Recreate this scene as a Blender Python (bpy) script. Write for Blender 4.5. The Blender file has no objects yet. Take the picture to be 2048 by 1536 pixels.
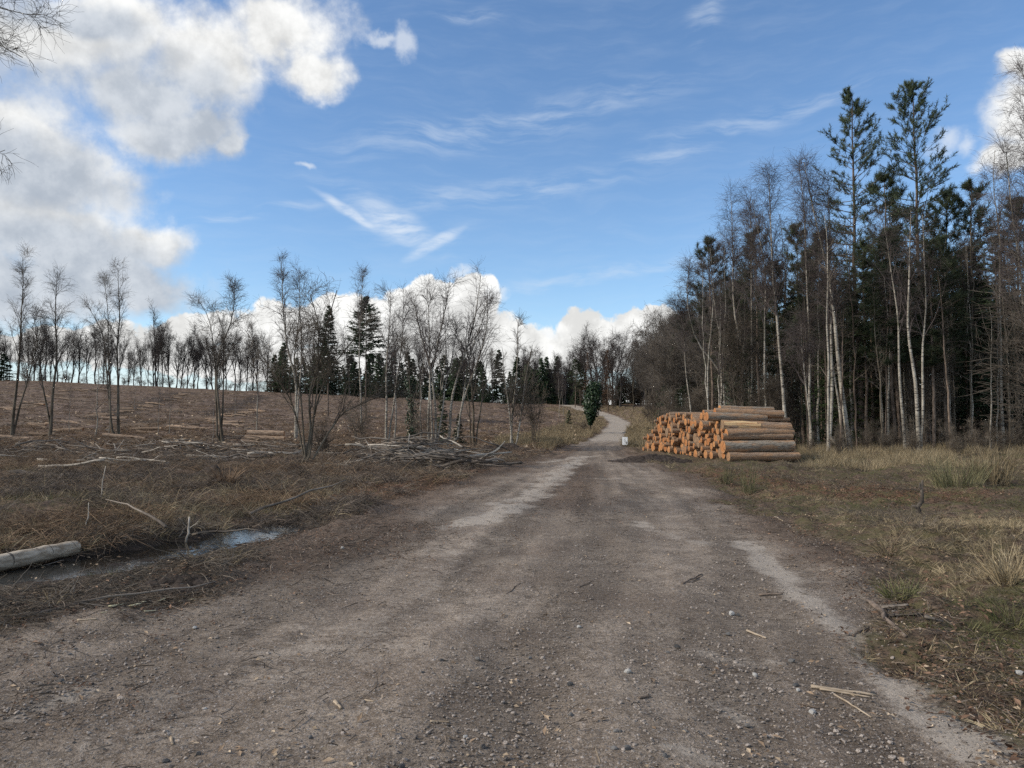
import bpy, math, random
import numpy as np
from mathutils import Vector, Euler

# ------------------------------------------------------------------ camera, light, sky, exposure
SC = bpy.context.scene
COL = SC.collection
rad = math.radians
CAM_H, PITCH, F = 1.6, rad(2.87), 1538.0          # F = focal length in pixels of the 2048 px wide photograph
SUN_AZ, SUN_EL = rad(-102), rad(36)                # azimuth measured from +Y, negative towards -X (left)

cam = bpy.data.cameras.new('camera')
cam.sensor_width = 36; cam.lens = 36 * F / 2048
cam.clip_start = 0.05; cam.clip_end = 3000
camo = bpy.data.objects.new('camera', cam); COL.objects.link(camo)
camo.location = (0, 0, CAM_H); camo.rotation_euler = (rad(90) + PITCH, 0, 0)
SC.camera = camo
SC.view_settings.view_transform = 'Standard'
SC.view_settings.look = 'None'
SC.view_settings.exposure = 1.15
SC.view_settings.gamma = 1.0
SC.view_settings.use_curve_mapping = False

sl = bpy.data.lights.new('sun', 'SUN'); sl.energy = 1.5; sl.angle = rad(10); sl.color = (1.0, .91, .78)
so = bpy.data.objects.new('sun', sl); COL.objects.link(so)
sdir = Vector((math.sin(SUN_AZ) * math.cos(SUN_EL), math.cos(SUN_AZ) * math.cos(SUN_EL), math.sin(SUN_EL)))
so.rotation_euler = sdir.to_track_quat('Z', 'Y').to_euler()
so.location = sdir * 60


class NT:
    """tiny shorthand for node trees"""
    def __init__(s, nt): s.t = nt
    def n(s, typ, props=None, **ins):
        nd = s.t.nodes.new(typ)
        for k, v in (props or {}).items(): setattr(nd, k, v)
        for k, v in ins.items():
            key = int(k[1:]) if k[0] == '_' and k[1:].isdigit() else k.replace('_', ' ')
            sock = nd.inputs[key]
            if isinstance(v, bpy.types.NodeSocket): s.t.links.new(v, sock)
            elif isinstance(v, bpy.types.Node): s.t.links.new(v.outputs[0], sock)
            else: sock.default_value = v
        return nd
    def m(s, op, a, b=None, c=None, clamp=False):
        nd = s.t.nodes.new('ShaderNodeMath'); nd.operation = op; nd.use_clamp = clamp
        for i, v in enumerate((a, b, c)):
            if v is None: continue
            if isinstance(v, bpy.types.NodeSocket): s.t.links.new(v, nd.inputs[i])
            else: nd.inputs[i].default_value = v
        return nd.outputs[0]
    def vm(s, op, a, b=None, scale=None):
        nd = s.t.nodes.new('ShaderNodeVectorMath'); nd.operation = op
        for i, v in enumerate((a, b)):
            if v is None: continue
            if isinstance(v, bpy.types.NodeSocket): s.t.links.new(v, nd.inputs[i])
            else: nd.inputs[i].default_value = v
        if scale is not None:
            if isinstance(scale, bpy.types.NodeSocket): s.t.links.new(scale, nd.inputs[3])
            else: nd.inputs[3].default_value = scale
        return nd.outputs[1] if op in ('LENGTH', 'DOT_PRODUCT', 'DISTANCE') else nd.outputs[0]
    def noise(s, vec, scale, detail=4, rough=.55, dist=0.0, out=0):
        nd = s.n('ShaderNodeTexNoise', None, Scale=scale, Detail=detail, Roughness=rough, Distortion=dist)
        if vec is not None: s.t.links.new(vec, nd.inputs['Vector'])
        return nd.outputs[out]
    def ss(s, v, lo, hi, a=0.0, b=1.0):
        nd = s.t.nodes.new('ShaderNodeMapRange'); nd.interpolation_type = 'SMOOTHSTEP'
        s.t.links.new(v, nd.inputs[0])
        for i, x in enumerate((lo, hi, a, b)): nd.inputs[i + 1].default_value = x
        return nd.outputs[0]
    def mix(s, f, a, b, mode='MIX'):
        nd = s.t.nodes.new('ShaderNodeMix'); nd.data_type = 'RGBA'; nd.blend_type = mode; nd.clamp_factor = True
        for i, v in ((0, f), (6, a), (7, b)):
            if isinstance(v, bpy.types.NodeSocket): s.t.links.new(v, nd.inputs[i])
            elif i == 0: nd.inputs[0].default_value = v
            else: nd.inputs[i].default_value = (*v, 1) if len(v) == 3 else v
        return nd.outputs[2]
    def sep(s, v):
        nd = s.n('ShaderNodeSeparateXYZ', None, _0=v); return nd.outputs
    def comb(s, x, y, z):
        nd = s.t.nodes.new('ShaderNodeCombineXYZ')
        for i, v in enumerate((x, y, z)):
            if isinstance(v, bpy.types.NodeSocket): s.t.links.new(v, nd.inputs[i])
            else: nd.inputs[i].default_value = v
        return nd.outputs[0]


def pix_dir(px, py):
    u, v = (px - 1024) / F, (768 - py) / F
    return np.array([u, math.cos(PITCH) - v * math.sin(PITCH), v * math.cos(PITCH) + math.sin(PITCH)])


def az_el(px, py):
    d = pix_dir(px, py); d = d / np.linalg.norm(d)
    return math.atan2(d[0], d[1]), math.asin(d[2])


# clouds of the day: where each cloud stands in the sky (direction and angular size)
CUMULUS = [(60, 90, 240, 170, 0), (20, 300, 270, 150, 0), (270, 190, 170, 110, 10), (420, 130, 150, 95, -10),
           (570, 60, 140, 85, -15), (620, 140, 90, 55, 0), (330, 270, 160, 60, 0), (425, 255, 75, 48, -40),
           (110, 470, 270, 105, 8), (230, 555, 215, 72, 8), (40, 570, 290, 90, 0), (70, 400, 170, 80, 0),
           (-200, 200, 300, 300, 0), (-200, 500, 300, 150, 0),
           (2045, 125, 44, 34, 0), (2070, 220, 90, 95, 0), (2030, 310, 60, 40, 0), (470, 275, 40, 40, 0), (300, 480, 90, 60, 0), (140, 350, 180, 90, 0), (60, 430, 140, 80, 0), (200, 60, 200, 120, 0)]
PUFFS = [(755, 82, 44, 14, 10), (800, 98, 40, 24, 50), (600, 338, 26, 12, 10), (1895, 290, 44, 30, -20), (1945, 280, 34, 30, 0), (920, 552, 46, 16, 0), (1000, 592, 40, 18, -20), (230, 330, 50, 16, 0), (1105, 655, 22, 12, 0)]
WISPS = [(700, 428, 95, 11, 26), (790, 450, 90, 34, 22), (870, 490, 75, 13, -26)]
HORIZON = [(390, 655, 130, 42, -10), (560, 645, 130, 58, 0), (700, 640, 130, 62, 0), (845, 612, 62, 52, 0),
           (955, 600, 55, 52, 0), (900, 665, 210, 58, 0), (1030, 680, 90, 40, 0), (1165, 665, 62, 48, 0),
           (1275, 665, 110, 46, 0), (1180, 705, 140, 40, 0), (600, 720, 700, 40, 0), (1700, 800, 800, 40, 0),
           (100, 690, 300, 36, 0)]
GREY = [(350, 215, 190, 90, 8), (400, 300, 150, 40, 5), (180, 545, 330, 100, 8), (70, 350, 200, 60, 0), (330, 590, 160, 45, 8),
        (-100, 560, 300, 120, 0), (120, 200, 160, 60, 0), (130, 30, 140, 40, 0)]
CIRRUS = [(770, 445, 175, 42, 24), (885, 488, 78, 16, -24), (1500, 240, 260, 24, -8), (1340, 312, 110, 16, -5), (1410, 40, 50, 34, -40),
          (690, 430, 80, 8, 30), (1000, 250, 420, 40, -10), (1000, 390, 300, 30, -6), (940, 40, 80, 16, 0), (500, 430, 240, 12, -12), (1180, 560, 300, 16, -5)]

world = bpy.data.worlds.new('World'); SC.world = world; world.use_nodes = True
wt = world.node_tree; wt.nodes.clear(); W = NT(wt)
SKY_STRENGTH = 0.078
sky = W.n('ShaderNodeTexSky', {'sky_type': 'NISHITA', 'sun_disc': False, 'sun_elevation': SUN_EL, 'sun_rotation': SUN_AZ,
                               'altitude': 200, 'air_density': 1.0, 'dust_density': 0.25, 'ozone_density': 3.0})
skyc = sky.outputs[0]
gen = W.n('ShaderNodeTexCoord').outputs['Generated']
sx, sy, sz = W.sep(gen)
az = W.m('ARCTAN2', sx, sy); el = W.m('ARCSINE', sz)
P0 = W.comb(az, el, 0.0)
warp1 = W.vm('SUBTRACT', W.noise(gen, 7.0, 3, .55, out=1), (.5, .5, .5))
warp2 = W.vm('SUBTRACT', W.noise(gen, 26.0, 4, .6, out=1), (.5, .5, .5))
P1 = W.vm('ADD', W.vm('ADD', P0, W.vm('SCALE', warp1, scale=.085)), W.vm('SCALE', warp2, scale=.035))


def blobs(lst, vec):
    best = None
    for cx, cy, rx, ry, rot in lst:
        a, e = az_el(cx, cy)
        sc = 1 / F * math.cos(a)
        mp = W.n('ShaderNodeMapping', {'vector_type': 'TEXTURE'}, Vector=vec)
        mp.inputs['Location'].default_value = (a, e, 0)
        mp.inputs['Rotation'].default_value = (0, 0, rad(-rot))
        mp.inputs['Scale'].default_value = (rx * sc, ry * sc, 1)
        v = W.m('SUBTRACT', 1.0, W.vm('LENGTH', mp.outputs[0]))
        best = v if best is None else W.m('SMOOTH_MAX', best, v, 0.25)
    return best


fbm = W.m('ADD', W.m('MULTIPLY', W.noise(gen, 9.0, 9, .60), .74), W.m('MULTIPLY', W.noise(gen, 34.0, 6, .62), .26))
off = W.vm('ADD', gen, (-.020, .0, .022))
fbm_s = W.m('ADD', W.m('MULTIPLY', W.noise(off, 9.0, 6, .60), .74), W.m('MULTIPLY', W.noise(off, 34.0, 4, .62), .26))
relief = W.m('SUBTRACT', fbm, fbm_s)
# clouds out of view: broken cover, thickened there to whiten the ambient light
any_f = W.m('MULTIPLY', W.m('SUBTRACT', W.noise(gen, 2.2, 6, .55), .46), 3.0)
away = W.m('MAXIMUM', W.ss(W.m('ABSOLUTE', az), .70, .95), W.ss(el, .56, .75))
any_f = W.m('SUBTRACT', W.m('MULTIPLY', W.m('ADD', any_f, 1.0), away), 1.0)
f_c = W.m('MAXIMUM', blobs(CUMULUS, P1), any_f)
d_c = W.ss(W.m('ADD', f_c, W.m('MULTIPLY', W.m('SUBTRACT', fbm, .5), 1.8)), -.10, .58)
f_h = blobs(HORIZON, P1)
d_h = W.ss(W.m('ADD', f_h, W.m('MULTIPLY', W.m('SUBTRACT', fbm, .5), 1.9)), -.02, .16)
grey = W.ss(W.m('ADD', blobs(GREY, P1), W.m('MULTIPLY', W.m('SUBTRACT', fbm, .5), 1.2)), -.45, .50)
grey = W.m('MAXIMUM', grey, W.m('MULTIPLY', W.ss(any_f, .0, .6), .8))
st = W.n('ShaderNodeMapping', {'vector_type': 'POINT'}, Vector=W.vm('ADD', P0, W.vm('SCALE', warp1, scale=.06)))
st.inputs['Rotation'].default_value = (0, 0, rad(8)); st.inputs['Scale'].default_value = (7, 42, 1)
streak = W.noise(st.outputs[0], 1.6, 7, .62)
f_ci = blobs(CIRRUS, W.vm('ADD', P0, W.vm('SCALE', warp1, scale=.05)))
d_ci = W.m('MULTIPLY', W.ss(f_ci, -.3, .8), W.ss(streak, .36, .72))
d_ci = W.m('ADD', W.m('MULTIPLY', d_ci, .30), W.m('MULTIPLY', W.ss(streak, .35, .9), .10), clamp=True)

K = .46 / SKY_STRENGTH             # cloud brightness at the exposure above
hs = W.n('ShaderNodeHueSaturation', None, Hue=.5, Saturation=1.08, Value=1.0, Fac=1.0, Color=skyc).outputs[0]
base = W.mix(d_ci, hs, tuple(K * c for c in (.72, .80, .90)))
lit = W.ss(relief, -.16, .16, .74, 1.08)
c_white = W.n('ShaderNodeVectorMath', {'operation': 'SCALE'}, _0=tuple(K * c for c in (.95, .95, .93)), Scale=lit).outputs[0]
c_grey = W.mix(W.ss(relief, -.16, .16), tuple(K * c for c in (.44, .49, .56)), tuple(K * c for c in (.68, .72, .77)))
cc = W.mix(grey, c_white, c_grey)
lit_h = W.ss(relief, -.10, .08, .78, 1.05)
c_hor = W.n('ShaderNodeVectorMath', {'operation': 'SCALE'}, _0=tuple(K * c for c in (.96, .96, .94)), Scale=lit_h).outputs[0]
base = W.mix(W.ss(el, .13, -.01, 0.0, .80), base, tuple(K * c for c in (.70, .80, .90)))
base = W.mix(d_h, base, c_hor)
d_p = W.ss(W.m('ADD', blobs(PUFFS, P1), W.m('MULTIPLY', W.m('SUBTRACT', fbm, .5), 3.2)), .0, .9)
base = W.mix(W.m('MULTIPLY', d_p, .55), base, tuple(K * c for c in (.88, .91, .94)))
wm = W.n('ShaderNodeMapping', {'vector_type': 'POINT'}, Vector=W.vm('ADD', P0, W.vm('SCALE', warp1, scale=.05)))
wm.inputs['Rotation'].default_value = (0, 0, rad(-58)); wm.inputs['Scale'].default_value = (16, 70, 1)
wst = W.noise(wm.outputs[0], 1.3, 6, .6)
d_w = W.m('MULTIPLY', W.ss(blobs(WISPS, W.vm('ADD', P0, W.vm('SCALE', warp1, scale=.03))), -.15, .75), W.ss(wst, .22, .70))
base = W.mix(W.m('MULTIPLY', d_w, .62), base, tuple(K * c for c in (.90, .94, .98)))
base = W.mix(W.m('MULTIPLY', d_c, .97), base, cc)
bg = W.n('ShaderNodeBackground', None, Color=base, Strength=SKY_STRENGTH)
W.n('ShaderNodeOutputWorld', None, Surface=bg)
SC.cycles.use_denoising = False
SC.cycles.sample_clamp_indirect = 3.0
world.cycles.sampling_method = 'MANUAL'; world.cycles.sample_map_resolution = 1024

# ------------------------------------------------------------------ numeric helpers
RNG = np.random.default_rng(11)


def hash2(ix, iy, seed):
    h = (ix * 374761393 + iy * 668265263 + seed * 982451653) & 0xffffffff
    h = ((h ^ (h >> 13)) * 1274126177) & 0xffffffff
    return ((h ^ (h >> 16)) & 0xffff) / 65535.0


def vnoise(x, y, seed=0):
    x = np.asarray(x, float); y = np.asarray(y, float)
    ix = np.floor(x).astype(np.int64); iy = np.floor(y).astype(np.int64)
    fx = x - ix; fy = y - iy
    fx = fx * fx * (3 - 2 * fx); fy = fy * fy * (3 - 2 * fy)
    a = hash2(ix, iy, seed); b = hash2(ix + 1, iy, seed); c = hash2(ix, iy + 1, seed); d = hash2(ix + 1, iy + 1, seed)
    return (a * (1 - fx) + b * fx) * (1 - fy) + (c * (1 - fx) + d * fx) * fy - .5


def fbm2(x, y, seed=0, octaves=4):
    s, amp = 0, 1.0
    for o in range(octaves):
        s = s + amp * vnoise(x * 2 ** o + 17.3 * o, y * 2 ** o - 9.1 * o, seed + o); amp *= .5
    return s


def sstep(v, a, b):
    t = np.clip((v - a) / (b - a), 0, 1); return t * t * (3 - 2 * t)


LEFT = np.array([(-30, -4.6), (2, -4.4), (5.5, -3.7), (7.4, -3.1), (9.65, -3.1), (15.9, -2.5), (24, -1.2), (32.8, .75), (44, 2.6), (54.7, 4.3),
                 (62, 5.6), (85, 9.3), (100, 11.7), (112, 13.7), (126, 15.8), (140, 17.0), (152, 17.3), (165, 16.6), (188, 14.6), (215, 11.5), (240, 7)])
RIGHT = np.array([(-30, 2.2), (2, 2.25), (5.5, 2.85), (9.65, 3.9), (15.9, 4.7), (24, 5.3), (32.8, 5.7), (44, 6.5), (54.7, 7.7),
                  (62, 9.0), (85, 12.5), (100, 14.9), (112, 17.2), (126, 19.3), (140, 20.3), (152, 20.7), (165, 20.5), (188, 19.3), (215, 15.5), (240, 11)])


def track_mask(x, y):
    wob = fbm2(x * .7, y * .7, 5, 3) * .9 * np.clip(1.2 - y / 120, .25, 1)
    l = np.interp(y, LEFT[:, 0], LEFT[:, 1]); r = np.interp(y, RIGHT[:, 0], RIGHT[:, 1])
    ins = np.minimum(x - l, r - x) + wob
    return sstep(ins, -.55, .55) * (y < 243)


def seg_dist(x, y, pts):
    d = np.full(np.shape(x), 1e9)
    for (ax, ay), (bx, by) in zip(pts[:-1], pts[1:]):
        dx, dy = bx - ax, by - ay
        t = np.clip(((x - ax) * dx + (y - ay) * dy) / (dx * dx + dy * dy), 0, 1)
        d = np.minimum(d, np.hypot(x - ax - t * dx, y - ay - t * dy))
    return d


PUDDLE = [(-5.9, 8.4), (-5.2, 9.3), (-4.6, 10.4), (-4.0, 11.7), (-3.9, 12.4)]
PW = .62


def terrain(x, y, fine=True):
    x = np.asarray(x, float); y = np.asarray(y, float)
    yc = np.minimum(y, 205)
    zl = .0345 * np.clip(yc - 45, 0, None) ** 1.15
    zr = .00246 * np.clip(yc - 70, 0, None) ** 1.6
    w = np.clip((5 - x) / 115, 0, 1.15)
    z = zr * (1 - w) + zl * w - .03 * np.clip(y - 205, 0, None)
    z = z + .10 * np.clip(x - 8.5, 0, 12) * sstep(y, 75, 120) * (1 - sstep(y, 150, 200)) * sstep(x - np.interp(y, RIGHT[:, 0], RIGHT[:, 1]), 0, 5)
    tm = track_mask(x, y)
    rough = 1 - tm
    far = np.clip(y / 60, 0, 1)
    z = z + rough * (.22 * fbm2(x * .45, y * .45, 21, 3) * (1 + 1.2 * far) + .04)
    z = z + .05 * fbm2(x * .25, y * .2, 31, 2)
    if fine:
        z = z + rough * .20 * fbm2(x * 1.9, y * 1.9, 41, 3) * (1 - .5 * far)
        z = z + tm * (.05 * fbm2(x * 1.9, y * .7, 51, 3) + .010 * fbm2(x * 9, y * 9, 61, 2))
    # wet hollow on the left
    pd = seg_dist(x, y, PUDDLE) + .18 * fbm2(x * 2.5, y * 2.5, 71, 2)
    z = z - .17 * (1 - sstep(pd, .25, 1.05))
    pin = 1 - sstep(pd, .50, 1.1)
    z = z * (1 - pin) + pin * (-.165 + .075 * fbm2(x * 2.6 + y, y * 6.0, 81, 3))
    nb = 1 - sstep(seg_dist(x, y, [(a + .45, b - 1.0) for a, b in PUDDLE]), .45, 1.1)
    nb = nb * (1 - pin) * (1 - tm)
    z = z * (1 - nb) + nb * (-.075 + .03 * fbm2(x * 3, y * 3, 83, 2))
    # low bank on the left of the track and on the right verge
    z = z + .10 * np.exp(-((x + 3.4) / .5) ** 2) * np.exp(-((y - 7.6) / 1.6) ** 2)
    z = z + .25 * np.exp(-(((x - 5.6) / 1.4) ** 2 + ((y - 9.2) / 1.6) ** 2))
    return z


def tz(x, y): return float(terrain(np.array([x]), np.array([y]))[0])


def hit(px, py):
    """ground point that lies under a direction of view"""
    d = pix_dir(px, py); d = d / d[1]
    ys = np.concatenate([np.arange(2, 60, .02), np.arange(60, 260, .1)])
    zz = CAM_H + d[2] * ys
    g = terrain(d[0] * ys, ys)
    i = int(np.argmax(g >= zz)) if (g >= zz).any() else len(ys) - 1
    return d[0] * ys[i], ys[i]


def atpx(px, d):
    v = pix_dir(px, 800); return v[0] / v[1] * d, d


def height_to(py, d):
    v = pix_dir(1024, py); return CAM_H + v[2] / v[1] * d


# ------------------------------------------------------------------ mesh helpers
def mesh_from(name, V, quads=None, tris=None, smooth=True, mat=None):
    me = bpy.data.meshes.new(name)
    V = np.asarray(V, np.float32)
    nq = 0 if quads is None else len(quads); nt = 0 if tris is None else len(tris)
    me.vertices.add(len(V)); me.vertices.foreach_set('co', V.ravel())
    idx = []
    if nq: idx.append(np.asarray(quads, np.int32).ravel())
    if nt: idx.append(np.asarray(tris, np.int32).ravel())
    idx = np.concatenate(idx)
    me.loops.add(len(idx)); me.loops.foreach_set('vertex_index', idx)
    me.polygons.add(nq + nt)
    ls = np.concatenate([np.arange(nq) * 4, nq * 4 + np.arange(nt) * 3]).astype(np.int32)
    me.polygons.foreach_set('loop_start', ls)
    me.polygons.foreach_set('use_smooth', np.full(nq + nt, smooth))
    me.update(calc_edges=True)
    if mat: me.materials.append(mat)
    return me


class Geo:
    def __init__(s): s.V, s.Q, s.T, s.n = [], [], [], 0
    def add(s, V, Q=None, T=None):
        V = np.asarray(V, float).reshape(-1, 3)
        if Q is not None and len(Q): s.Q.append(np.asarray(Q).reshape(-1, 4) + s.n)
        if T is not None and len(T): s.T.append(np.asarray(T).reshape(-1, 3) + s.n)
        s.V.append(V); s.n += len(V)
    def tubes(s, pl, r, sides=3, cap=False):
        """pl (N,k,3), r (N,k)"""
        pl = np.asarray(pl, float)
        if pl.ndim == 2: pl = pl[None]
        r = np.broadcast_to(np.asarray(r, float), pl.shape[:2])
        N, k, _ = pl.shape
        if N == 0: return
        t = np.gradient(pl, axis=1); t /= np.linalg.norm(t, axis=2, keepdims=True) + 1e-9
        ax = np.where(np.abs(pl[:, -1, 2] - pl[:, 0, 2])[:, None] > .7 * np.linalg.norm(pl[:, -1] - pl[:, 0], axis=1)[:, None],
                      np.array([[1., .13, 0]]), np.array([[.1, .05, 1.]]))
        u = np.cross(t, ax[:, None, :]); u /= np.linalg.norm(u, axis=2, keepdims=True) + 1e-9
        v = np.cross(t, u)
        a = np.arange(sides) / sides * 2 * np.pi
        ring = pl[:, :, None, :] + r[:, :, None, None] * (u[:, :, None, :] * np.cos(a)[None, None, :, None] + v[:, :, None, :] * np.sin(a)[None, None, :, None])
        i = np.arange(N)[:, None, None] * (k * sides) + np.arange(k - 1)[None, :, None] * sides + np.arange(sides)[None, None, :]
        j = np.arange(N)[:, None, None] * (k * sides) + np.arange(k - 1)[None, :, None] * sides + ((np.arange(sides) + 1) % sides)[None, None, :]
        Q = np.stack([i, j, j + sides, i + sides], -1)
        T = None
        if cap:
            T = []
            for n in range(N):
                for e, flip in ((0, 1), (k - 1, 0)):
                    b = n * k * sides + e * sides
                    for q in range(1, sides - 1):
                        T.append((b, b + q + 1, b + q) if flip else (b, b + q, b + q + 1))
        s.add(ring.reshape(-1, 3), Q.reshape(-1, 4), T)
    def spikes(s, b, d, L, w):
        """needle sprays: slim three-sided pyramids"""
        N = len(b); d = d / (np.linalg.norm(d, axis=1, keepdims=True) + 1e-9)
        u = np.cross(d, np.array([.3, .2, 1.])); u /= np.linalg.norm(u, axis=1, keepdims=True) + 1e-9
        v = np.cross(d, u)
        L = np.broadcast_to(L, N)[:, None]; w = np.broadcast_to(w, N)[:, None]
        vs = [b + d * L * .25 + w * (u * math.cos(a) + v * math.sin(a)) for a in (0, 2.1, 4.2)]
        V = np.stack([b] + vs + [b + d * L], 1)
        i = np.arange(N)[:, None] * 5
        T = np.concatenate([i + np.array([[1, 2, 4]]), i + np.array([[2, 3, 4]]), i + np.array([[3, 1, 4]]), i + np.array([[0, 2, 1]]), i + np.array([[0, 3, 2]]), i + np.array([[0, 1, 3]])], 0)
        s.add(V.reshape(-1, 3), None, T)
    def leaves(s, c, d, nrm, L, w):
        """leaf blades folded along the midrib"""
        N = len(c)
        d = d / (np.linalg.norm(d, axis=1, keepdims=True) + 1e-9)
        sd = np.cross(d, nrm); sd /= np.linalg.norm(sd, axis=1, keepdims=True) + 1e-9
        n2 = np.cross(sd, d)
        L = np.broadcast_to(L, N)[:, None]; w = np.broadcast_to(w, N)[:, None]
        V = np.stack([c, c + d * L * .45 + sd * w + n2 * w * .4, c + d * L, c + d * L * .45 - sd * w + n2 * w * .4], 1)
        i = np.arange(N)[:, None] * 4
        T = np.concatenate([i + np.array([[0, 1, 2]]), i + np.array([[0, 2, 3]])], 0)
        s.add(V.reshape(-1, 3), None, T)
    def mesh(s, name, mat, smooth=True):
        return mesh_from(name, np.concatenate(s.V), np.concatenate(s.Q) if s.Q else None, np.concatenate(s.T) if s.T else None, smooth, mat)


def lines(start, d, L, nseg, wander, grav, rng):
    start = np.asarray(start, float); d = np.asarray(d, float)
    d = d / (np.linalg.norm(d, axis=1, keepdims=True) + 1e-9)
    L = np.broadcast_to(np.asarray(L, float), len(start))
    pts = [start]
    for _ in range(nseg):
        d = d + wander * rng.standard_normal(d.shape)
        d[:, 2] += grav
        d = d / (np.linalg.norm(d, axis=1, keepdims=True) + 1e-9)
        pts.append(pts[-1] + d * (L / nseg)[:, None])
    return np.stack(pts, 1)


def sample(pl, r, idx, t):
    k = pl.shape[1] - 1
    f = np.clip(t * k, 0, k - 1e-4); i = f.astype(int); a = (f - i)[:, None]
    p = pl[idx, i] * (1 - a) + pl[idx, i + 1] * a
    tg = pl[idx, i + 1] - pl[idx, i]; tg /= np.linalg.norm(tg, axis=1, keepdims=True) + 1e-9
    rr = r[idx, i] * (1 - a[:, 0]) + r[idx, i + 1] * a[:, 0]
    return p, tg, rr


def splay(tg, ang, rng, az=None):
    n = len(tg)
    u = np.cross(tg, np.array([.13, .07, 1.0]) if abs(tg[:, 2]).mean() < .8 else np.array([1., .1, 0])); u /= np.linalg.norm(u, axis=1, keepdims=True) + 1e-9
    v = np.cross(tg, u)
    a = rng.uniform(0, 2 * np.pi, n) if az is None else az
    return tg * np.cos(ang)[:, None] + (u * np.cos(a)[:, None] + v * np.sin(a)[:, None]) * np.sin(ang)[:, None]


def taper(n, k, r0, r1):
    return np.asarray(r0)[:, None] * (1 - np.linspace(0, 1, k))[None] + np.asarray(r1)[:, None] * np.linspace(0, 1, k)[None]


# ------------------------------------------------------------------ object helpers
def tag(o, label=None, cat=None, group=None, kind=None):
    if label: o['label'] = label
    if cat: o['category'] = cat
    if group: o['group'] = group
    if kind: o['kind'] = kind
    return o


def obj(name, me, parent=None, loc=None, rot=None, scale=None):
    o = bpy.data.objects.new(name, me); COL.objects.link(o)
    if parent: o.parent = parent
    if loc is not None: o.location = loc
    if rot is not None: o.rotation_euler = rot
    if scale is not None: o.scale = scale
    return o


def empty(name, loc, rz=0.0, s=1.0):
    o = bpy.data.objects.new(name, None); COL.objects.link(o)
    o.empty_display_size = .2
    o.location = loc; o.rotation_euler = (0, 0, rz); o.scale = (s, s, s) if not isinstance(s, tuple) else s
    return o


# ------------------------------------------------------------------ materials
def new_mat(name, rough=.9, spec=.2):
    m = bpy.data.materials.new(name); m.use_nodes = True
    nt = m.node_tree; nt.nodes.clear(); N = NT(nt)
    b = N.n('ShaderNodeBsdfPrincipled'); b.inputs['Roughness'].default_value = rough
    b.inputs['Specular IOR Level'].default_value = spec
    N.n('ShaderNodeOutputMaterial', None, Surface=b)
    return m, N, b


def setc(N, b, col):
    if isinstance(col, bpy.types.NodeSocket): N.t.links.new(col, b.inputs['Base Color'])
    else: b.inputs['Base Color'].default_value = (*col, 1)


def bump(N, b, h, strength=.5, dist=.02):
    bp = N.n('ShaderNodeBump', None, Strength=strength, Distance=dist, Height=h)
    N.t.links.new(bp.outputs[0], b.inputs['Normal'])


def noisy(name, c1, c2, scale=8, rough=.9, rand=.25, spec=.15, stretch=(1, 1, 1), lo=.35, hi=.65, bumpy=0, trans=0):
    """two-tone grain, every object a little different"""
    m, N, b = new_mat(name, rough, spec)
    tc = N.n('ShaderNodeTexCoord').outputs['Object']
    mp = N.n('ShaderNodeMapping', None, Vector=tc); mp.inputs['Scale'].default_value = stretch
    nz = N.noise(mp.outputs[0], scale, 5, .6)
    col = N.mix(N.ss(nz, lo, hi), c1, c2)
    if rand:
        rnd = N.n('ShaderNodeObjectInfo').outputs['Random']
        f = N.m('ADD', N.m('MULTIPLY', rnd, 2 * rand), 1 - rand)
        col = N.n('ShaderNodeVectorMath', {'operation': 'SCALE'}, _0=col, Scale=f).outputs[0]
    setc(N, b, col)
    if bumpy: bump(N, b, nz, bumpy, .02)
    return m


def birch_bark_mat():
    m, N, b = new_mat('birch_bark', .8, .2)
    tc = N.n('ShaderNodeTexCoord').outputs['Object']
    mp = N.n('ShaderNodeMapping', None, Vector=tc); mp.inputs['Scale'].default_value = (3, 3, 14)
    marks = N.noise(mp.outputs[0], 1.2, 5, .65)
    big = N.noise(tc, .9, 4, .6)
    col = N.mix(N.ss(big, .38, .62), (.25, .22, .175), (.47, .425, .35))
    col = N.mix(N.ss(marks, .53, .60), col, (.055, .045, .04))
    col = N.mix(N.ss(N.noise(tc, .55, 3, .6), .55, .66), col, (.12, .115, .075))
    setc(N, b, col); bump(N, b, marks, .4, .02)
    return m


M = {}
M['birch'] = birch_bark_mat()
M['birch_twig'] = noisy('birch_twigs', (.070, .056, .053), (.135, .112, .102), .6, .9, .2)
M['grey_bark'] = noisy('grey_bark', (.062, .050, .036), (.17, .145, .11), 3, .9, .25, stretch=(1, 1, .3), bumpy=.5)
M['grey_twig'] = noisy('grey_twigs', (.085, .072, .060), (.165, .142, .118), .6, .9, .25)
M['far_bark'] = noisy('beech_bark', (.04, .036, .034), (.075, .068, .062), 1.5, .9, .2)
M['far_twig'] = noisy('beech_twigs', (.05, .042, .038), (.085, .07, .062), .5, .9, .2)
M['pine_bark'] = noisy('pine_bark', (.085, .066, .052), (.23, .175, .135), 5, .95, .3, stretch=(1, 1, .35), bumpy=.7)
M['pine_leaf'] = noisy('pine_needles', (.028, .046, .024), (.066, .088, .044), .9, .7, .2, .25)
M['pine_dark'] = noisy('dark_pine_needles', (.024, .036, .018), (.058, .072, .036), .8, .75, .3, .2)
M['spruce_leaf'] = noisy('spruce_needles', (.020, .037, .018), (.050, .074, .036), .8, .75, .3, .2)
M['lightgreen'] = noisy('young_conifer_needles', (.030, .052, .016), (.062, .085, .028), 1.2, .7, .2, .25)
M['larch'] = noisy('larch_twigs', (.085, .05, .032), (.15, .09, .055), .6, .9, .15)
M['dead_twig'] = noisy('dead_twigs', (.078, .064, .050), (.19, .158, .125), 1.2, .9, .3)
M['ivy'] = noisy('ivy_leaves', (.012, .028, .010), (.040, .070, .026), 2.0, .45, .2, .4)
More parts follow.
